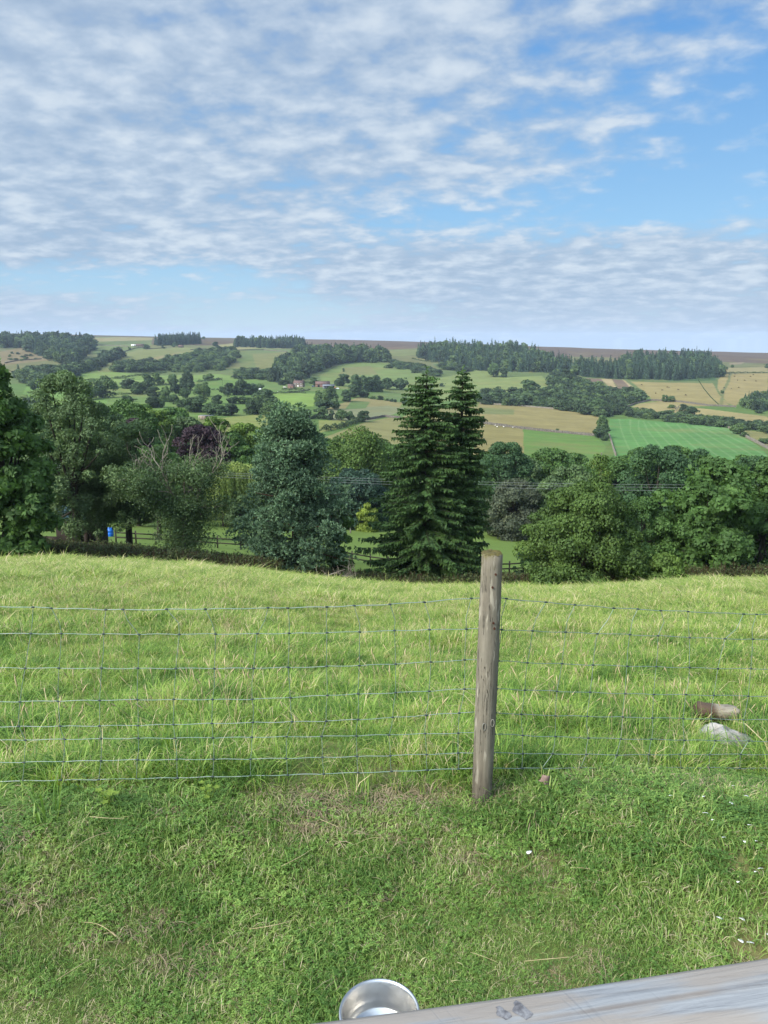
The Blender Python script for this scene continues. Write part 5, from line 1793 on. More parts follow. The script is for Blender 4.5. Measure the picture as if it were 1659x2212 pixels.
for px, py in [(1071, 1241), (1064, 1269), (1066, 1346), (1068, 1358)]:
    c_ = at_plane(px, py, p_bot - np.array([0, 0.0445, 0]), np.array([0, 1.0, 0])) - p_bot
    mb = MB()
    mb.tube([c_ + [0, 0.01, 0], c_ + [0, -0.004, 0]], 0.0042, 10)
    mb.build('nail', nail_m, post_o)
for px, py in [(1064, 1562), (1046, 1570)]:
    c_ = at_plane(px, py, p_bot - np.array([0, 0.0455, 0]), np.array([0, 1.0, 0])) - p_bot
    mb = MB()
    aa = np.linspace(0, 2 * np.pi, 13)
    mb.tube(np.stack([c_[0] + 0.007 * np.cos(aa), np.full(13, c_[1]), c_[2] + 0.017 * np.sin(aa)], 1), 0.0022, 5)
    mb.build('knot', bark_pale, post_o)

wire_mat, t = mat('coated_wire')
geo = t.n('ShaderNodeNewGeometry')
nz0 = t.noise(geo.outputs['Position'], 9.0, 3.0, 0.6)
p = t.n('ShaderNodeBsdfPrincipled', Roughness=0.42, Metallic=0.35)
t.put(p.inputs['Base Color'], t.mix(t.ss(nz0, 0.35, 0.65), C(132, 156, 138, 0.7) + (1,), C(158, 170, 160, 0.7) + (1,)))
finish(t, p.outputs[0])
knot_mat = simple_mat('wire_knot', C(96, 112, 112), 0.5, C(70, 84, 86), 40.0, metal=0.4)
back = p_bot + np.array([0, 0.052, 0])                            # netting is stapled to the field side
nl_, nr_ = np.array([0.0, 1.0, 0]), unit(np.array([-0.42, 1.5, 0]))


def fpt(zx, zy, ox):
    px, py = ft(zx, zy, ox)
    return at_plane(px, py, back, nl_ if px < 1053 else nr_)


LW = [  # left part: (tile1 x=0,800,1659 | tile2 x=460,900,1430,1530)  right: tile3 x=0,700,1380,1659
    ((145, 168, 157), (148, 130, 88, 80), (100, 158, 190, 197)), ((320, 325, 323), (315, 302, 288, 287), (300, 325, 355, 360)),
    ((543, 547, 545), (535, 518, 488, 486), (507, 530, 548, 550)), ((763, 750, 747), (720, 705, 675, 674), (683, 710, 722, 728)),
    ((925, 917, 897), (888, 865, 825, 824), (845, 862, 877, 880)), ((1012, 1000, 992), (987, 975, 963, 962), (980, 1003, 1015, 1020)),
    ((1157, 1140, 1133), (1123, 1110, 1092, 1090), (1097, 1107, 1103, 1105)), ((1278, 1263, 1243), (1228, 1215, 1190, 1189), (1195, 1190, 1190, 1195))]
gw = np.random.default_rng(8)
KX = []
WY = []
for wi, (l_, m_, r_) in enumerate(LW):
    xs = [-420, 0, 800, 1659, 1659 + 460, 1659 + 900, 1659 + 1430, 1659 + 1530]
    ys = [l_[0] + 2, *l_, *m_]
    xr = [3318 - 60, 3318, 3318 + 700, 3318 + 1380, 3318 + 1659, 3318 + 2400]
    yr = [m_[-1] + (r_[0] - m_[-1]) * 0.6, *r_, r_[-1] + 8]
    WY.append((np.array(xs + xr), np.array(ys + yr, float)))
VX = [[215, 200, 165, 130, 122, 165, 157, 145], [332, 397, 382, 377, 390, 420, 413, 397], [687, 672, 658, 645, 645, 655, 655, 640], [797, 903, 895, 890, 895, 897, 890, 885],
      [1080, 1162, 1140, 1127, 1122, 1135, 1147, 1150], [1330, 1397, 1390, 1378, 1373, 1380, 1385, 1378], [1736, 1667, 1644, 1634, 1639, 1632, 1624, 1624]]
VX += [[1659 + k for k in r_] for r_ in ([205, 215, 208, 223, 233, 198, 198, 205], [460, 460, 457, 462, 455, 425, 430, 440], [635, 672, 670, 662, 660, 650, 655, 660], [868, 897, 905, 905, 885, 862, 870, 878],
                                         [1090, 1123, 1133, 1122, 1103, 1095, 1105, 1110], [1395, 1363, 1352, 1350, 1317, 1310, 1310, 1312], [1622, 1592, 1570, 1560, 1552, 1545, 1535, 1530])]
VX += [[3318 + k for k in r_] for r_ in ([220, 133, 100, 83, 60, 70, 70, 65], [408, 347, 323, 290, 280, 280, 263, 195], [660, 552, 525, 505, 487, 495, 480, 445], [815, 763, 745, 733, 717, 705, 677, 645],
                                         [962, 945, 935, 918, 910, 905, 888, 875], [1140, 1150, 1150, 1127, 1108, 1117, 1090, 1095], [1500, 1380, 1333, 1307, 1290, 1317, 1280, 1275], [1583, 1560, 1548, 1530, 1500, 1533, 1480, 1475])]
VX += [[-60 + gw.normal() * 10 for _ in range(8)], [-300 + gw.normal() * 10 for _ in range(8)]]
VX += [[3318 + 1790 + gw.normal() * 12 for _ in range(8)], [3318 + 2000 + gw.normal() * 12 for _ in range(8)], [3318 + 2220 + gw.normal() * 12 for _ in range(8)]]
for wi in range(8):
    X_, Y_ = WY[wi]
    xs = np.arange(X_[0], X_[-1], 26.0)
    ys = np.interp(xs, X_, Y_)
    ys = np.convolve(np.pad(ys, 6, mode='edge'), np.ones(13) / 13, 'valid')
    kx = np.array(sorted(v_[wi] for v_ in VX))
    # a crimp in the wire at every knot
    crimp = np.zeros(len(xs))
    for j_, kxi in enumerate(kx):
        crimp += 2.6 * np.sin((xs - kxi) / 16.0) * np.exp(-((xs - kxi) / 34.0) ** 2) * (1 if j_ % 2 else -1)
    ys = ys + crimp + 2.0 * np.sin(xs * 0.021 + wi * 2)
    pts = np.array([fpt(x_, y_, 0) - p_bot for x_, y_ in zip(xs, ys)])
    mb = MB()
    mb.tube(pts, 0.00175 if wi in (0, 7) else 0.0015, 6)
    mb.build('line_wire', wire_mat, froot, True)
    KX.append((xs, ys))
KINK = {0: (232, 0.5), 2: (740, 0.66), 3: (826, 0.42), 4: (1158, 0.55), 5: (1374, 0.55), 6: (1659 + 58, 0.5), 8: (1659 + 450, 0.4), 9: (1659 + 672, 0.7), 16: (3318 + 622, 0.45), 17: (3318 + 782, 0.4), 18: (3318 + 985, 0.45), 20: (3318 + 1455, 0.6)}
for vi, row in enumerate(VX):
    pts, knots = [], []
    for wi in range(8):
        y_ = float(np.interp(row[wi], KX[wi][0], KX[wi][1]))
        k3 = fpt(row[wi], y_, 0) - p_bot
        if wi == 1 and abs(row[0] - row[1]) > 15:             # the top lengths are kinked
            x0, y0 = row[0], float(np.interp(row[0], KX[0][0], KX[0][1]))
            mxk, fk = KINK.get(vi, (row[0] * 0.4 + row[1] * 0.6 + (16 if row[0] < row[1] else -14), 0.6))
            mid = fpt(mxk, y0 * (1 - fk) + y_ * fk, 0) - p_bot
            pts += [mid, mid]
        elif wi > 0:
            x0, y0 = row[wi - 1], float(np.interp(row[wi - 1], KX[wi - 1][0], KX[wi - 1][1]))
            pts.append(fpt((x0 + row[wi]) / 2 + gw.normal() * 3, (y0 + y_) / 2, 0) - p_bot)
        pts.append(k3)
        knots.append(k3)
    # round the corners a little
    pts = np.array(pts)
    fine = [pts[0]]
    for a_, b_ in zip(pts[:-1], pts[1:]):
        fine += [a_ + (b_ - a_) * f for f in (0.15, 0.5, 0.85, 1.0)]
    fine = np.array(fine)
    fine[1:-1] = (fine[:-2] + fine[1:-1] * 2 + fine[2:]) / 4
    mb = MB()
    mb.tube(fine, 0.0014, 5)
    for k3 in knots:
        mb.tube([k3 + [-0.0065, -0.001, 0.0007], k3 + [0, -0.0025, 0.0012], k3 + [0.0065, -0.001, -0.0007]], [0.0028, 0.0042, 0.0028], 7, mat=1)
    mb.build('stay_wire', [wire_mat, knot_mat], froot, True)

# ------------------------------------------------------------------ weathered handrail in front of the viewer
RZ = EYE - 0.60
ra, rb = at_height(676, 2212, RZ), at_height(1659, 2069, RZ)
d_ = unit(rb - ra)
rail_m, t = mat('weathered_rail')
tcx = t.n('ShaderNodeTexCoord')
ob = tcx.outputs['Object']
mp = t.n('ShaderNodeMapping')
t.put(mp.inputs[0], ob)
mp.inputs['Scale'].default_value = (3.2, 70, 40)
grain = t.noise(mp.outputs[0], 1.5, 9.0, 0.68, 0.8)
blot = t.noise(ob, 7.0, 5.0, 0.6)
mp3 = t.n('ShaderNodeMapping')
t.put(mp3.inputs[0], ob)
mp3.inputs['Scale'].default_value = (1.2, 9, 5)
band = t.noise(mp3.outputs[0], 1.6, 4.0, 0.55)
mp4 = t.n('ShaderNodeMapping')
t.put(mp4.inputs[0], ob)
mp4.inputs['Rotation'].default_value = (0, 0, R(62))
mp4.inputs['Scale'].default_value = (230, 9.0, 1)
sxa = t.n('ShaderNodeSeparateXYZ')
t.put(sxa.inputs[0], ob)
cb = t.n('ShaderNodeCombineXYZ')
t.put(cb.inputs[0], t.m('ADD', t.m('MULTIPLY', sxa.outputs['X'], 190.0), t.m('MULTIPLY', sxa.outputs['Y'], 85.0)))
t.put(cb.inputs[1], t.m('MULTIPLY', sxa.outputs['Y'], 14.0))
saw = t.noise(cb.outputs[0], 1.0, 2.0, 0.5)
sawm = t.m('MULTIPLY', t.ss(saw, 0.56, 0.72), t.ss(blot, 0.46, 0.53))
c0 = t.ramp(grain, [(0.28, C(118, 120, 122, 0.53)), (0.46, C(170, 173, 176, 0.53)), (0.62, C(192, 195, 196, 0.53)), (0.78, C(214, 216, 216, 0.53))])
c0 = t.mix(t.m('MULTIPLY', t.ss(band, 0.46, 0.53), 0.7), c0, C(186, 172, 156, 0.53) + (1,))
c0 = t.mix(t.m('MULTIPLY', t.ss(blot, 0.55, 0.72), 0.55), c0, C(218, 222, 226, 0.53) + (1,))
c0 = t.mix(t.m('MULTIPLY', t.ss(t.noise(mp.outputs[0], 5.0, 4.0, 0.7), 0.55, 0.75), 0.35), c0, C(120, 124, 130, 0.53) + (1,))
c0 = t.mix(t.m('MULTIPLY', sawm, 0.26), c0, C(132, 138, 146, 0.53) + (1,))
sx = t.n('ShaderNodeSeparateXYZ')
t.put(sx.inputs[0], ob)
seam = t.m('SUBTRACT', 1.0, t.ss(t.m('ABSOLUTE', t.m('SUBTRACT', sx.outputs['Y'], t.m('ADD', -0.028, t.m('MULTIPLY', t.m('SUBTRACT', band, 0.5), 0.02)))), 0.0, 0.006))
c0 = t.mix(t.m('MULTIPLY', t.m('MULTIPLY', seam, t.ss(blot, 0.35, 0.6)), 0.6), c0, C(138, 118, 98, 0.53) + (1,))
p = t.n('ShaderNodeBsdfPrincipled', Roughness=0.8)
p.inputs['Specular IOR Level'].default_value = 0.2
t.put(p.inputs['Base Color'], c0)
b = t.n('ShaderNodeBump', Strength=0.45, Distance=0.003)
t.put(b.inputs['Height'], t.m('ADD', grain, t.m('MULTIPLY', sawm, -0.08)))
t.put(p.inputs['Normal'], b.outputs[0])
finish(t, p.outputs[0])
ang = math.atan2(d_[1], d_[0])
rroot = thing('wooden_railing', ((ra[0] + rb[0]) / 2, (ra[1] + rb[1]) / 2, 0), 'weathered pale grey wooden handrail with a dark knot, close in front', 'railing', rz=ang)
mb = MB()
wd_, th_ = 0.16, 0.045
xs = np.linspace(-1.6, 1.6, 60)
sec = [(0.006, -0.009), (0.004, -0.003), (-0.002, 0), (-wd_ + 0.013, 0), (-wd_, -0.012), (-wd_, -th_), (0.006, -th_)]
gr_ = np.random.default_rng(4)
off = np.interp(xs, np.linspace(-1.6, 1.6, 9), gr_.normal(size=9) * 0.0025)
V_ = np.array([[x_, y_ + (o_ if y_ > -0.05 else 0) - 0.0, RZ + z_] for x_, o_ in zip(xs, off) for y_, z_ in sec])
ns = len(sec)
mb.faces(V_, [(i * ns + j, (i + 1) * ns + j, (i + 1) * ns + (j + 1) % ns, i * ns + (j + 1) % ns) for i in range(len(xs) - 1) for j in range(ns)])
mb.faces(V_, [list(range(ns)), list(range((len(xs) - 1) * ns, len(xs) * ns))[::-1]])
hr = mb.build('handrail', rail_m, rroot)
kn = at_height(1101, 2186, RZ) - np.array([(ra[0] + rb[0]) / 2, (ra[1] + rb[1]) / 2, 0])
kl = np.array([kn[0] * math.cos(-ang) - kn[1] * math.sin(-ang), kn[0] * math.sin(-ang) + kn[1] * math.cos(-ang)])
knot_m = simple_mat('rail_knot', C(96, 94, 98, 0.55), 0.85, C(164, 164, 166, 0.55), 130.0, bump=0.15)
for dx_, ry, kx_ in ((-0.007, 0.0065, 0.8), (0.011, 0.0085, 1.0)):
    mb = MB()
    a = np.linspace(0, 2 * np.pi, 18, endpoint=False)
    o1 = np.stack([kl[0] + dx_ + 0.0075 * kx_ * np.cos(a + 0.3 * kx_) * (1 + 0.28 * np.sin(3 * a + 4 * kx_) + 0.1 * np.sin(7 * a)), kl[1] + ry * np.sin(a) * (1 + 0.25 * np.cos(2 * a + 3 * kx_) + 0.1 * np.sin(6 * a)), np.full(18, RZ + 0.0004)], 1)
    o2 = np.concatenate([o1, [[kl[0] + dx_, kl[1], RZ + 0.0008]]])
    mb.faces(o2, [(i, (i + 1) % 18, 18) for i in range(18)])
    mb.build('knot', knot_m, hr, True)
for x_ in (-1.25, 1.25):
    mb = MB()
    mb.box((x_, -wd_ / 2, (RZ - th_) / 2 - 0.1), (0.09, 0.09, RZ - th_ + 0.2))
    mb.build('post', rail_m, rroot)

# ------------------------------------------------------------------ steel bowl on the lawn
hb = 0.098
Pb = at_height(819.5, 2187, hb)
steel, t = mat('brushed_steel')
tcx = t.n('ShaderNodeTexCoord')
mp = t.n('ShaderNodeMapping')
t.put(mp.inputs[0], tcx.outputs['Object'])
mp.inputs['Scale'].default_value = (3, 3, 260)
bn = t.noise(mp.outputs[0], 2.0, 3.0, 0.6)
bl = t.noise(tcx.outputs['Object'], 14.0, 3.0, 0.5)
p = t.n('ShaderNodeBsdfPrincipled', Metallic=1.0)
t.put(p.inputs['Roughness'], t.m('ADD', 0.24, t.m('MULTIPLY', bn, 0.16)))
t.put(p.inputs['Base Color'], t.mix(bl, (0.50, 0.48, 0.45), (0.66, 0.65, 0.63)))
b = t.n('ShaderNodeBump', Strength=0.12, Distance=0.002)
t.put(b.inputs['Height'], bn)
t.put(p.inputs['Normal'], b.outputs[0])
finish(t, p.outputs[0])
bowl = thing('metal_bowl', (Pb[0], Pb[1], 0.012), 'round stainless steel bowl of water on the lawn behind the handrail', 'bowl')
mb = MB()
rb_ = 0.108
mb.lathe([(0.0, 0.0), (rb_ * 0.80, 0.0), (rb_ * 0.86, 0.006), (rb_ * 0.96, 0.05), (rb_ * 0.99, hb - 0.016), (rb_ + 0.004, hb - 0.013), (rb_ + 0.0065, hb - 0.011), (rb_ + 0.0065, hb - 0.008),
          (rb_ + 0.003, hb - 0.006), (rb_ - 0.001, hb - 0.008), (rb_ * 0.975, hb - 0.018), (rb_ * 0.945, 0.05), (rb_ * 0.845, 0.0085), (rb_ * 0.79, 0.003), (0.0, 0.003)], 72)
mb.build('body', steel, bowl, True)
water, t = mat('bowl_water')
gl_ = t.n('ShaderNodeBsdfPrincipled', Roughness=0.02, IOR=1.33)
gl_.inputs['Transmission Weight'].default_value = 1.0
gl_.inputs['Base Color'].default_value = (0.92, 0.95, 0.96, 1)
finish(t, gl_.outputs[0])
mb = MB()
mb.lathe([(rb_ * 0.903, 0.028), (rb_ * 0.45, 0.028), (0.0, 0.028)], 64)
mb.build('water', water, bowl, True)

# ------------------------------------------------------------------ stone and log beyond the fence
rock_m = simple_mat('pale_rock', C(204, 200, 192, 0.6), 0.9, C(140, 136, 126, 0.6), 14.0, bump=1.0)
Pr = on_near(1556, 1600)
kr = Pr[1] * 1.05 / F
mb = MB()
gk = np.random.default_rng(6)
nu, nvv = 26, 12
rows = []
for i in range(nvv + 1):
    th = np.pi / 2 * i / nvv
    a = np.linspace(0, 2 * np.pi, nu, endpoint=False)
    top = np.interp(np.cos(a), [-1, -0.5, 0.2, 1], [0.70, 1.0, 0.85, 0.55])
    rx = 66 * kr * np.cos(th) ** 0.6 * (1 + 0.10 * np.sin(3 * a + 1) + 0.05 * np.sin(7 * a) + 0.03 * gk.normal(size=nu))
    ry = 34 * kr * np.cos(th) ** 0.6 * (1 + 0.12 * np.sin(2 * a + 2) + 0.04 * gk.normal(size=nu))
    rows.append(np.stack([rx * np.cos(a), ry * np.sin(a), -0.03 + (0.03 + 39 * kr) * math.sin(th) * top + 0.003 * gk.normal(size=nu)], 1))
mb.faces(np.concatenate(rows), [(i * nu + j, i * nu + (j + 1) % nu, (i + 1) * nu + (j + 1) % nu, (i + 1) * nu + j) for i in range(nvv) for j in range(nu)])
mb.faces(rows[-1], [list(range(nu))])
o = mb.build('stone', rock_m, loc=tuple(Pr + np.array([0, -0.02, 0.012])))
tag(o, 'pale flat stone lying in the grass just beyond the fence', 'stone')
Pl = on_near(1545, 1562)
kl_ = Pl[1] * 1.05 / F
log_m, t = mat('split_log')
tcx = t.n('ShaderNodeTexCoord')
mp = t.n('ShaderNodeMapping')
t.put(mp.inputs[0], tcx.outputs['Object'])
mp.inputs['Scale'].default_value = (8, 90, 90)
gq = t.noise(mp.outputs[0], 1.0, 6.0, 0.6, 0.5)
sx = t.n('ShaderNodeSeparateXYZ')
t.put(sx.inputs[0], tcx.outputs['Object'])
rot_ = t.m('SUBTRACT', 1.0, t.ss(t.m('ADD', sx.outputs['X'], t.m('MULTIPLY', gq, 0.04)), -0.02, 0.03))
c0 = t.ramp(gq, [(0.3, C(120, 100, 78)), (0.5, C(196, 184, 160)), (0.75, C(228, 220, 200))])
c0 = t.mix(rot_, c0, C(116, 92, 70) + (1,))
low = t.m('SUBTRACT', 1.0, t.ss(sx.outputs['Z'], 0.0, 0.03))
c0 = t.mix(t.m('MULTIPLY', low, 0.8), c0, C(96, 66, 46) + (1,))
p = t.n('ShaderNodeBsdfPrincipled', Roughness=0.85)
t.put(p.inputs['Base Color'], c0)
b = t.n('ShaderNodeBump', Strength=0.9, Distance=0.006)
t.put(b.inputs['Height'], gq)
t.put(p.inputs['Normal'], b.outputs[0])
finish(t, p.outputs[0])
mb = MB()
xs = np.linspace(-44 * kl_, 44 * kl_, 14)
rows = []
for i, x_ in enumerate(xs):
    a = np.linspace(0, 2 * np.pi, 18, endpoint=False)
    r_ = 22 * kl_ * np.interp(i, [0, 1, 12, 13], [0.82, 1.0, 0.86, 0.74]) * (1 + 0.12 * np.sin(3 * a + 0.5) + 0.05 * gk.normal(size=18))
    rows.append(np.stack([np.full(18, x_) + 0.006 * gk.normal(size=18), r_ * np.cos(a), r_ * 0.85 * np.sin(a) + 0.03], 1))
mb.faces(np.concatenate(rows), [(i * 18 + j, i * 18 + (j + 1) % 18, (i + 1) * 18 + (j + 1) % 18, (i + 1) * 18 + j) for i in range(13) for j in range(18)])
mb.faces(rows[0], [list(range(18))[::-1]])
mb.faces(rows[-1], [list(range(18))])
o = mb.build('log', log_m, loc=tuple(Pl + np.array([0, 0.0, 0.055])))
o.rotation_euler = (0, 0, R(-8))
tag(o, 'short split log with brown end lying behind the pale stone', 'log')

# dry leaf by the post, white petals on the lawn
dl_m = simple_mat('dry_leaf', C(188, 160, 146), 0.9, C(150, 122, 108), 40.0)
Pq = on_near(1170, 1700)
mb = MB()
a = np.linspace(0, 2 * np.pi, 16, endpoint=False)
r_ = 0.024 * (1 + 0.28 * np.sin(5 * a))
ring = np.stack([r_ * np.cos(a), r_ * np.sin(a) * 0.9, 0.012 * np.sin(2 * a) + 0.028], 1)
mb.faces(np.concatenate([ring, [[0, 0, 0.018]]]), [(i, (i + 1) % 16, 16) for i in range(16)])
mb.tube([[0, 0, 0.02], [0.02, -0.025, 0.012]], 0.0012, 5)
o = mb.build('dry_leaf', dl_m, loc=(Pq[0], Pq[1] - 0.02, Pq[2] + 0.03))
md = o.modifiers.new('thickness', 'SOLIDIFY')
md.thickness = 0.0008
o.rotation_euler = (R(35), 0, 0.4)
tag(o, 'curled pinkish brown dry leaf on bare ground right of the post', 'leaf')
petal_m = simple_mat('white_petal', (0.80, 0.80, 0.77), 0.7, (0.72, 0.72, 0.70), 60.0)
PET = [(105, 472, 1.5, 60), (1017, 105, .8, 10), (1230, 110, .9, 30), (1405, 150, 1.0, 100), (1503, 103, 1.0, 140), (1425, 35, 1.0, 15), (1238, 217, 1.1, 160), (1287, 263, .6, 30), (1525, 298, .9, 0), (1358, 377, .8, 10),
       (1490, 400, .7, 80), (1567, 400, .5, 0), (1592, 578, 1.0, 170), (1562, 600, .7, 20), (1450, 665, .8, 40), (1325, 898, 1.1, 130), (1470, 910, 1.1, 120), (1650, 1005, 1.1, 20), (1463, 1045, 1.1, 110), (1525, 1060, 1.2, 155)]
PETP = []
for i, (zx, zy, k_, an) in enumerate(PET):
    Pp = on_near(1106 + zx / 3, 1700.7 + zy / 3)
    PETP.append(Pp)
    mb = MB()
    n = 11
    s = np.linspace(0, 1, n)
    L_ = 0.021 * k_
    wv = 0.0068 * k_ * np.sin(np.pi * np.clip(s * 0.94 + 0.06, 0, 1)) ** 0.6 + 0.0004
    V_ = np.concatenate([np.stack([(s - .5) * L_, -wv, 0.0022 * np.sin(np.pi * s)], 1), np.stack([(s - .5) * L_, np.zeros(n), 0.0022 * np.sin(np.pi * s) - 0.0012], 1), np.stack([(s - .5) * L_, wv, 0.0022 * np.sin(np.pi * s)], 1)])
    mb.faces(V_, [(r_ * n + j, r_ * n + j + 1, (r_ + 1) * n + j + 1, (r_ + 1) * n + j) for r_ in range(2) for j in range(n - 1)])
    o = mb.build('petal', petal_m, smooth=True, loc=(Pp[0], Pp[1] - 0.012, Pp[2] + 0.043))
    o.rotation_euler = (R(-28) * math.cos(R(an)), R(10), R(an))
    md = o.modifiers.new('thickness', 'SOLIDIFY')
    md.thickness = 0.0006
    if i == 0:
        tag(o, 'largest white petal lying alone in the middle of the lawn right of the post', 'petal')
    else:
        tag(o, 'small white petal scattered on the right side of the lawn', 'petal', 'white petals on the right of the lawn')

# ------------------------------------------------------------------ grass
def grass_mat(name, stops, trans, patch_scale, patch_amt, spec=0.25):
    m, t = mat(name)
    at = t.n('ShaderNodeAttribute', {'attribute_name': 'tint'})
    s_ = t.n('ShaderNodeSeparateColor')
    t.put(s_.inputs[0], at.outputs['Color'])
    geo = t.n('ShaderNodeNewGeometry')
    nzz = t.noise(geo.outputs['Position'], patch_scale, 4.0, 0.6)
    oi = t.n('ShaderNodeObjectInfo')
    f = t.m('ADD', t.m('MULTIPLY', s_.outputs[0], 0.62), t.m('ADD', t.m('MULTIPLY', t.m('SUBTRACT', nzz, 0.5), patch_amt), t.m('MULTIPLY', t.m('SUBTRACT', oi.outputs['Random'], 0.5), 0.16)))
    f = t.m('ADD', f, t.m('MULTIPLY', s_.outputs[1], 0.30))
    col = t.ramp(f, stops)
    p = t.n('ShaderNodeBsdfPrincipled', Roughness=0.5)
    t.put(p.inputs['Base Color'], col)
    p.inputs['Specular IOR Level'].default_value = spec
    tr = t.n('ShaderNodeBsdfTranslucent')
    t.put(tr.inputs[0], t.mix(1.0, col, (1.15, 1.2, 0.5, 1), 'MULTIPLY'))
    mx_ = t.n('ShaderNodeMixShader')
    mx_.inputs[0].default_value = trans
    t.put(mx_.inputs[1], p.outputs[0])
    t.put(mx_.inputs[2], tr.outputs[0])
    finish(t, mx_.outputs[0])
    return m


KG = 0.98
KL = 1.10
lawn_m = grass_mat('lawn_grass', [(0.05, C(76, 106, 50, KL)), (0.35, C(108, 137, 66, KL)), (0.60, C(134, 156, 82, KL)), (0.76, C(148, 160, 98, KL)), (0.90, C(162, 154, 114, KL)), (1.0, C(182, 172, 138, KL))], 0.30, 3.2, 1.5)
field_m = grass_mat('field_grass', [(0.05, C(72, 104, 44, KG)), (0.35, C(112, 144, 60, KG)), (0.60, C(142, 167, 76, KG)), (0.76, C(158, 171, 90, KG)), (0.90, C(174, 164, 110, KG)), (1.0, C(196, 182, 142, KG))], 0.32, 2.3, 1.9)
far_field_m = grass_mat('far_field_grass', [(0.05, C(88, 116, 46, KG)), (0.35, C(126, 150, 66, KG)), (0.62, C(156, 168, 88, KG)), (0.80, C(174, 172, 106, KG)), (0.92, C(190, 176, 124, KG)), (1.0, C(204, 190, 148, KG))], 0.34, 0.7, 1.4)
straw_m = simple_mat('straw', C(206, 190, 146, 0.7), 0.8, C(176, 158, 116, 0.7), 30.0)


def tuft(name, n, rad, hm, wd, lean, straw, seed, mat_, curl=0.5, spread=None):
    g = np.random.default_rng(seed)
    r_ = rad * np.sqrt(g.uniform(0, 1, n))
    a = g.uniform(0, 6.28, n)
    b0 = np.stack([r_ * np.cos(a), r_ * np.sin(a), np.full(n, -0.01)], 1)
    h = hm * g.uniform(0.45, 1.3, n)
    la = a + g.normal(size=n) * 1.2 if spread else g.uniform(0, 6.28, n)
    dl = np.stack([np.cos(la), np.sin(la), np.zeros(n)], 1)
    ln = lean * g.uniform(0.1, 1.3, n)
    up = np.array([0, 0, 1.0])
    m1 = b0 + up * (h * 0.55)[:, None] + dl * (h * ln * 0.35)[:, None]
    m2 = b0 + up * (h * (0.9 - 0.18 * curl * ln))[:, None] + dl * (h * ln * 0.9)[:, None]
    tp = b0 + up * (h * (1.0 - 0.5 * curl * ln))[:, None] + dl * (h * ln * 1.5)[:, None]
    sa = la + np.pi / 2 + g.normal(size=n) * 0.5
    sd_ = np.stack([np.cos(sa), np.sin(sa), np.zeros(n)], 1)
    w_ = (wd * g.uniform(0.6, 1.35, n))[:, None]
    t0 = g.uniform(0, 0.95, n)
    t0 = np.where(g.uniform(0, 1, n) < straw, g.uniform(1.25, 1.6, n), t0)
    mb = MB()
    V_ = np.stack([b0 - sd_ * w_ * 0.45, b0 + sd_ * w_ * 0.45, m1 - sd_ * w_ * 0.5, m1 + sd_ * w_ * 0.5, m2 - sd_ * w_ * 0.36, m2 + sd_ * w_ * 0.36, tp], 1)
    T_ = np.stack([np.repeat(t0[:, None], 7, 1), np.tile(np.array([-0.25, -0.25, 0.15, 0.15, 0.35, 0.35, 0.5]), (n, 1))], -1)
    base_ = np.arange(n)[:, None] * 7
    q = np.concatenate([base_ + np.array([0, 1, 3, 2]), base_ + np.array([2, 3, 5, 4])])
    mb.faces(V_.reshape(-1, 3), q, T_.reshape(-1, 2))
    me_t = MB()
    mb.L.append((base_ + np.array([4, 5, 6])).ravel())
    mb.LS.append(mb.nl + np.arange(n) * 3)
    mb.M.append(np.zeros(n))
    mb.nl += n * 3
    return mb.mesh(name, mat_)


def seed_stalks(name, n, rad, h, seed):
    g = np.random.default_rng(seed)
    mb = MB()
    for i in range(n):
        a, r_ = g.uniform(0, 6.28), rad * math.sqrt(g.uniform())
        b0 = np.array([r_ * math.cos(a), r_ * math.sin(a), 0])
        hh = h * g.uniform(0.6, 1.2)
        dl = g.normal(size=3) * 0.16
        dl[2] = 0
        tp = b0 + np.array([0, 0, hh]) + dl * hh * 1.6
        md_ = b0 + np.array([0, 0, hh * 0.55]) + dl * hh * 0.5
        mb.tube([b0, md_, tp], [0.0012, 0.001, 0.0008], 3, cap=False)
        ax = unit(tp - md_)
        L_ = g.uniform(0.03, 0.06)
        mb.tube([tp - ax * L_ * 0.5, tp, tp + ax * L_ * 0.3, tp + ax * L_ * 0.6], [0.001, 0.0038, 0.003, 0.0006], 4, cap=False)
    return mb.mesh(name, straw_m)


def clover(name, n, rad, seed, mat_, size=0.008, hmax=0.035, lobes=3):
    g = np.random.default_rng(seed)
    mb = MB()
    r_ = rad * np.sqrt(g.uniform(0, 1, n))
    a = g.uniform(0, 6.28, n)
    c_ = np.stack([r_ * np.cos(a), r_ * np.sin(a), g.uniform(0.4, 1, n) * hmax], 1)
    a0 = g.uniform(0, 6.28, n)
    for j in range(lobes):
        aj = a0 + j * 2 * np.pi / lobes
        ax = unit(np.stack([np.cos(aj), np.sin(aj), g.normal(size=n) * 0.25], 1))
        sd_ = np.stack([-ax[:, 1], ax[:, 0], np.zeros(n)], 1)
        mb.polys(np.stack([c_, c_ + ax * size * 0.6 + sd_ * size * 0.42, c_ + ax * size * 1.1, c_ + ax * size * 0.6 - sd_ * size * 0.42], 1), np.stack([g.uniform(0.0, 0.6, n), np.full(n, 0.1)], 1))
    return mb.mesh(name, mat_)


gg = np.random.default_rng(99)


def ring_points(d0, d1, n, half=34):
    """points uniform in area in the sector in front of the viewer"""
    d = np.sqrt(gg.uniform(d0 * d0, d1 * d1, n))
    a = np.radians(gg.uniform(-half, half, n))
    return d * np.sin(a), d * np.cos(a)


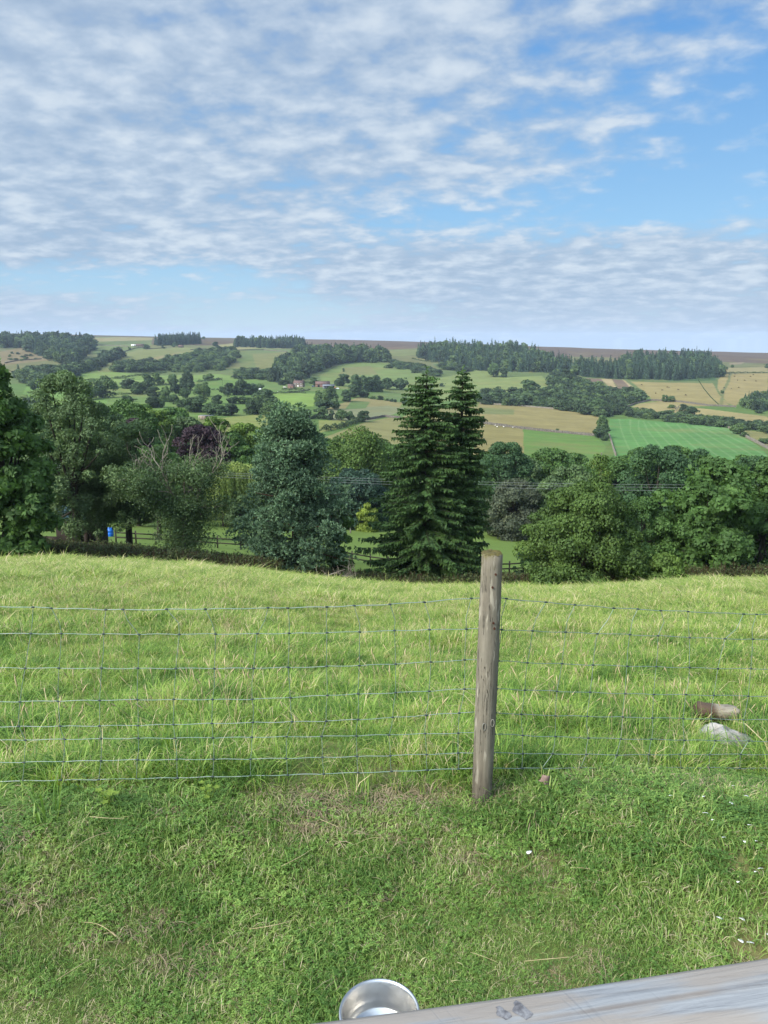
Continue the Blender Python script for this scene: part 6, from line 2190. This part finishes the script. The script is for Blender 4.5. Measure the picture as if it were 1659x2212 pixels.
def vnoise(x, y, s, seed):
    """cheap smooth 2-d noise from sines"""
    r_ = np.random.default_rng(seed)
    v_ = np.zeros_like(x)
    for k in range(6):
        th_ = r_.uniform(0, 6.28)
        f_ = s * r_.uniform(0.6, 1.7)
        v_ += np.sin((x * np.cos(th_) + y * np.sin(th_)) * f_ + r_.uniform(0, 6.28))
    return v_ / 6 ** 0.5


def fence_y(x):
    return np.where(x < 0.45, PD, PD + (x - 0.45) * 0.29)


# lawn
LT = [tuft(f'lawn_tuft', 95, 0.085, 0.027, 0.0022, 1.0, 0.16, 700 + i, lawn_m, 0.9) for i in range(7)] + \
     [tuft(f'lawn_tuft', 55, 0.07, 0.040, 0.0027, 0.8, 0.06, 720 + i, lawn_m, 0.6) for i in range(3)] + \
     [clover('clover_patch', 70, 0.08, 730 + i, lawn_m, 0.008, 0.030) for i in range(3)]
x, y = ring_points(0.9, 4.6, 14500, 42)
ok = (y < fence_y(x) - 0.02) & (np.abs(x) < 3.6)
x, y = x[ok], y[ok]
dist_f = fence_y(x) - y
PATCH = [(1150 - 410, 1745, 0.42, 0.12), (640, 1765, 0.20, 0.08), (920, 1735, 0.22, 0.10), (1345, 1712, 0.28, 0.08), (1570, 1712, 0.25, 0.07), (10, 1785, 0.16, 0.10), (1050, 1862, 0.14, 0.07), (1130, 1735, 0.10, 0.07),
         (400, 2060, 0.12, 0.06), (330, 1985, 0.10, 0.06), (1310, 2085, 0.07, 0.05), (60, 1930, 0.12, 0.07)]
PW = [(on_near(a_, b_), c_, d_) for a_, b_, c_, d_ in PATCH]


def thatch(x, y):
    v_ = np.zeros_like(x)
    for q, sx_, sy_ in PW:
        v_ = np.maximum(v_, np.exp(-((x - q[0]) / sx_) ** 2 - ((y - q[1]) / sy_) ** 2))
    return v_


bare = vnoise(x, y, 5.0, 1) * 0.6 + 1.1 * thatch(x, y) - 0.1
ok = gg.uniform(0, 1, len(x)) > np.clip((bare - 0.55) * 0.75, 0, 0.85)
for q in PETP:
    ok &= ~((np.abs(x - q[0]) < 0.035) & (y - q[1] > -0.085) & (y - q[1] < 0.02))
x, y = x[ok], y[ok]
n = len(x)
lush = vnoise(x, y, 3.2, 2)
sc_ = np.clip(1 + 0.26 * lush + 0.13 * gg.normal(size=n), 0.6, 1.7)
u_ = gg.uniform(0, 1, n)
idx = np.where(u_ < 0.12, 10 + gg.integers(0, 3, n), np.where((lush > 0.5) & (u_ < 0.4), 7 + gg.integers(0, 3, n), gg.integers(0, 7, n)))
scatter('lawn_grass', np.stack([x, y, height(x, y)], 1), gg.uniform(0, 6.28, n), sc_, idx, LT, tilt=gg.normal(size=(n, 2)) * 0.12)
# dead thatch in the worn patches
thatch_m = simple_mat('dead_thatch', C(186, 170, 138, 0.66), 0.9, C(156, 138, 108, 0.66), 25.0)
TH = [tuft('thatch_tuft', 60, 0.07, 0.030, 0.0022, 1.7, 0.0, 740 + i, thatch_m, 1.2) for i in range(4)]
xt, yt = ring_points(1.2, 4.2, 9000, 40)
ok = (gg.uniform(0, 1, len(xt)) < thatch(xt, yt) * 0.6 + 0.03) & (yt < fence_y(xt) + 0.05)
xt, yt = xt[ok], yt[ok]
scatter('dead_thatch', np.stack([xt, yt, height(xt, yt)], 1), gg.uniform(0, 6.28, len(xt)), gg.uniform(0.7, 1.3, len(xt)), gg.integers(0, 4, len(xt)), TH, tilt=gg.normal(size=(len(xt), 2)) * 0.15)
# stray long pale stems lying on the lawn
ST = []
for i in range(5):
    g = np.random.default_rng(760 + i)
    mb = MB()
    L_ = 0.12
    s = np.linspace(0, 1, 8)
    mb.tube(np.stack([(s - .5) * L_, 0.008 * np.sin(s * 3) * g.normal(), 0.035 + 0.008 * np.sin(s * 3.1)], 1), [0.0009] * 7 + [0.0003], 4)
    ST.append(mb.mesh('loose_stem', straw_m))
x, y = ring_points(1.3, 3.1, 60, 36)
scatter('loose_straw', np.stack([x, y, height(x, y)], 1), gg.uniform(0, 6.28, len(x)), gg.uniform(0.5, 1.5, len(x)), gg.integers(0, 5, len(x)), ST)

# long grass under the fence and the pasture
FT1 = [tuft('field_tuft', 58, 0.095, 0.10, 0.0032, 0.8, 0.08, 800 + i, field_m, 0.8, True) for i in range(7)] + \
      [tuft('rough_tuft', 40, 0.055, 0.165, 0.0036, 0.65, 0.14, 820 + i, field_m, 0.9, True) for i in range(4)]
FT2 = [tuft('far_tuft', 46, 0.085, 0.15, 0.0042, 0.62, 0.13, 880 + i, far_field_m, 0.8, True) for i in range(7)] + \
      [tuft('far_rough_tuft', 38, 0.05, 0.20, 0.0042, 0.6, 0.18, 890 + i, far_field_m, 0.9, True) for i in range(4)]
x1, y1 = ring_points(3.0, 7.5, 7600, 36)
x2, y2 = ring_points(7.5, 16, 14000, 34)
x3, y3 = ring_points(16, 34, 22000, 33)
x4, y4 = ring_points(34, 53, 26000, 33)
for nm, (x, y), sc0 in (('field_grass', (np.concatenate([x1, x2]), np.concatenate([y1, y2])), 1.0), ('far_field_grass', (np.concatenate([x3, x4]), np.concatenate([y3, y4])), 1.25)):
    ok = (y > fence_y(x) + 0.03) | ((y > fence_y(x) - 0.10) & (vnoise(x, y, 7.0, 21) > 0.9))
    x, y = x[ok], y[ok]
    D_ = np.hypot(x, y)
    for q, rx_, ry_ in ((Pr, 0.15, 0.13), (Pl, 0.12, 0.10)):
        ok_ = (np.abs(x - q[0]) > rx_) | (np.abs(y - q[1] + 0.03) > ry_)
        x, y, D_ = x[ok_], y[ok_], D_[ok_]
    ok_ = (np.abs(x - Pr[0]) > 0.20) | (y < Pr[1] - 0.42) | (y > Pl[1] + 0.06) | (gg.uniform(0, 1, len(x)) < 0.07)
    x, y, D_ = x[ok_], y[ok_], D_[ok_]
    ok = gg.uniform(0, 1, len(x)) > np.clip(vnoise(x, y, 2.1, 3) * 0.35 - 0.35, 0, 0.6)
    x, y, D_ = x[ok], y[ok], D_[ok]
    n = len(x)
    hv = 1 + 0.30 * vnoise(x, y, 1.3, 4) + 0.24 * vnoise(x, y, 4.5, 14) + 0.18 * gg.normal(size=n)
    sc_ = np.clip(hv, 0.5, 2.0) * sc0 * (1 + np.clip((D_ - 7) / 40, 0, 1.0) * 0.5)
    sc_ *= np.where(D_ < 4.2, 0.85, 1.0)
    sc_ *= np.where((np.abs(x - Pr[0]) < 0.22) & (y > Pr[1] - 0.55) & (y < Pr[1] + 0.02), 0.42, 1.0)
    tall = ~((np.abs(x - Pr[0]) < 0.25) & (y > Pr[1] - 0.6) & (y < Pr[1] + 0.05)) & (gg.uniform(0, 1, n) < 0.09 + 0.16 * (np.abs(y - fence_y(x)) < 0.22))
    idx = np.where(tall, 7 + gg.integers(0, 4, n), gg.integers(0, 7, n))
    scv = np.stack([sc_ * (1 + np.clip((D_ - 14) / 30, 0, 1) * 0.9), sc_ * (1 + np.clip((D_ - 14) / 30, 0, 1) * 0.9), sc_ * np.interp(D_, [3, 12, 45], [0.9, 0.75, 0.5])], 1)
    scatter(nm, np.stack([x, y, height(x, y) - 0.01], 1), gg.uniform(0, 6.28, n), scv, np.where(gg.uniform(0, 1, n) < np.clip((D_ - 6) / 24, 0, 1), idx + 11, idx), FT1 + FT2, tilt=gg.normal(size=(n, 2)) * 0.1)
SS = [seed_stalks('seed_head', 5, 0.15, 0.30, 840 + i) for i in range(6)]
xa, ya = ring_points(3.2, 9, 170, 34)
xb, yb = ring_points(9, 46, 5200, 33)
x, y = np.concatenate([xa, xb]), np.concatenate([ya, yb])
ok = (y > fence_y(x) + 0.02) & (vnoise(x, y, 0.55, 6) > -0.3)
x, y = x[ok], y[ok]
scatter('seed_heads', np.stack([x, y, height(x, y)], 1), gg.uniform(0, 6.28, len(x)), gg.uniform(0.6, 1.25, len(x)) * np.interp(np.hypot(x, y), [4, 12, 46], [1.0, 0.9, 0.5]), gg.integers(0, 6, len(x)), SS)

# rank weeds behind the brow of the field on the left, and round the tree feet
weed_m = leaf_mat('weed_leaves', pal((84, 96, 58), 1, 0.4, (120, 96, 76)), 0.2)
dock_m = simple_mat('dock_stems', C(112, 78, 62), 0.9, C(84, 66, 52), 6.0)


def weed(name, seed):
    g = np.random.default_rng(seed)
    mb = MB()
    for i in range(16):
        a, r_ = g.uniform(0, 6.28), 0.45 * math.sqrt(g.uniform())
        b0 = np.array([r_ * math.cos(a), r_ * math.sin(a), 0])
        h = g.uniform(0.6, 1.25)
        tp = b0 + np.array([g.normal() * 0.15, g.normal() * 0.15, h])
        stem = g.uniform() < 0.4
        mb.tube([b0, (b0 + tp) / 2 + g.normal(size=3) * 0.03, tp], [0.012, 0.010, 0.016 if stem else 0.004], 4, mat=1, cap=False)
        n = 7 if stem else 22
        p_ = b0 + (tp - b0) * g.uniform(0.05, 0.75 if stem else 1.0, (n, 1)) + 0.08 * g.normal(size=(n, 3))
        mb.polys(leaf_quads(p_, unit(g.normal(size=(n, 3)) + [0, 0, 0.6]), 0.16, 0.07, g, 0.6), np.stack([g.uniform(0, 1, n), np.full(n, g.uniform())], 1))
    return mb.mesh(name, [weed_m, dock_m])


WD = [weed('weed_clump', 860 + i) for i in range(5)]
pts = []
gz = np.random.default_rng(12)
for _ in range(1500):
    px = gz.uniform(-60, 600)
    D = gz.uniform(48.5, 56) + 0.8 * math.sin(px * 0.03)
    a, _t = azt(px, 1200)
    pts.append((D * math.sin(a), D * math.cos(a)))
for _ in range(520):
    px = gz.uniform(590, 1180)
    D = gz.uniform(50.5, 57)
    a, _t = azt(px, 1240)
    pts.append((D * math.sin(a), D * math.cos(a)))
for _ in range(260):
    px = gz.uniform(1180, 1700)
    D = gz.uniform(50, 54)
    a, _t = azt(px, 1240)
    pts.append((D * math.sin(a), D * math.cos(a)))
pts = np.array(pts)
scatter('tall_weeds', np.stack([pts[:, 0], pts[:, 1], height(pts[:, 0], pts[:, 1])], 1), gz.uniform(0, 6.28, len(pts)), gz.uniform(0.55, 1.1, len(pts)), gz.integers(0, 5, len(pts)), WD)

# a few leafy lawn plants at the foot of the fence, left
but_m = leaf_mat('buttercup_leaves', pal((132, 156, 66), 1, 0.35), 0.3)
for px, py, k_, lab in [(455, 1738, 1.0, 'yellow green lobed leaf plant at the fence foot, right one of two'), (238, 1748, 1.2, 'yellow green lobed leaf plant at the fence foot, left one of two')]:
    Pp = on_near(px, py)
    g = np.random.default_rng(int(px))
    mb = MB()
    for i in range(8):
        c_ = np.array([g.normal() * 0.035, g.normal() * 0.02, g.uniform(0.05, 0.11)])
        mb.tube([[0, 0, 0], c_ * [0.5, 0.5, 0.7], c_], [0.0016, 0.0014, 0.001], 4, cap=False)
        for j in range(5):
            aj = g.uniform(0, 6.28) if j == 0 else aj + 1.25
            ax = unit(np.array([math.cos(aj), math.sin(aj), 0.2]))
            sd_ = np.array([-ax[1], ax[0], 0])
            L_ = 0.017 * k_
            mb.polys(np.array([[c_, c_ + ax * L_ * .5 + sd_ * L_ * .35, c_ + ax * L_ * .8 + sd_ * L_ * .12, c_ + ax * L_, c_ + ax * L_ * .8 - sd_ * L_ * .12, c_ + ax * L_ * .5 - sd_ * L_ * .35]]), np.array([[g.uniform(), 0.6]]))
    o = mb.build('leafy_plant', but_m, loc=tuple(Pp))
    tag(o, lab, 'plant')
# coarse couch-grass blades by the bare patch on the left
Pp = on_near(100, 1775)
o = bpy.data.objects.new('grass_clump', tuft('grass_clump', 16, 0.06, 0.24, 0.008, 0.6, 0.0, 900, lawn_m, 0.7, True))
COL.objects.link(o)
o.location = tuple(Pp)
tag(o, 'clump of broad upright grass blades beside the bare patch at the left', 'grass clump')

# ------------------------------------------------------------------ air: the far hills fade a little to blue
mb = MB()
mb.box((0, 1000, -260), (19000, 19000, 700))
hz, t = mat('haze')
pv = t.n('ShaderNodeVolumePrincipled', Density=0.00007, Anisotropy=0.0)
pv.inputs['Color'].default_value = (0.66, 0.80, 1.0, 1)
o_ = t.n('ShaderNodeOutputMaterial')
t.put(o_.inputs['Volume'], pv.outputs[0])
o = mb.build('haze', hz)
o['kind'] = 'stuff'
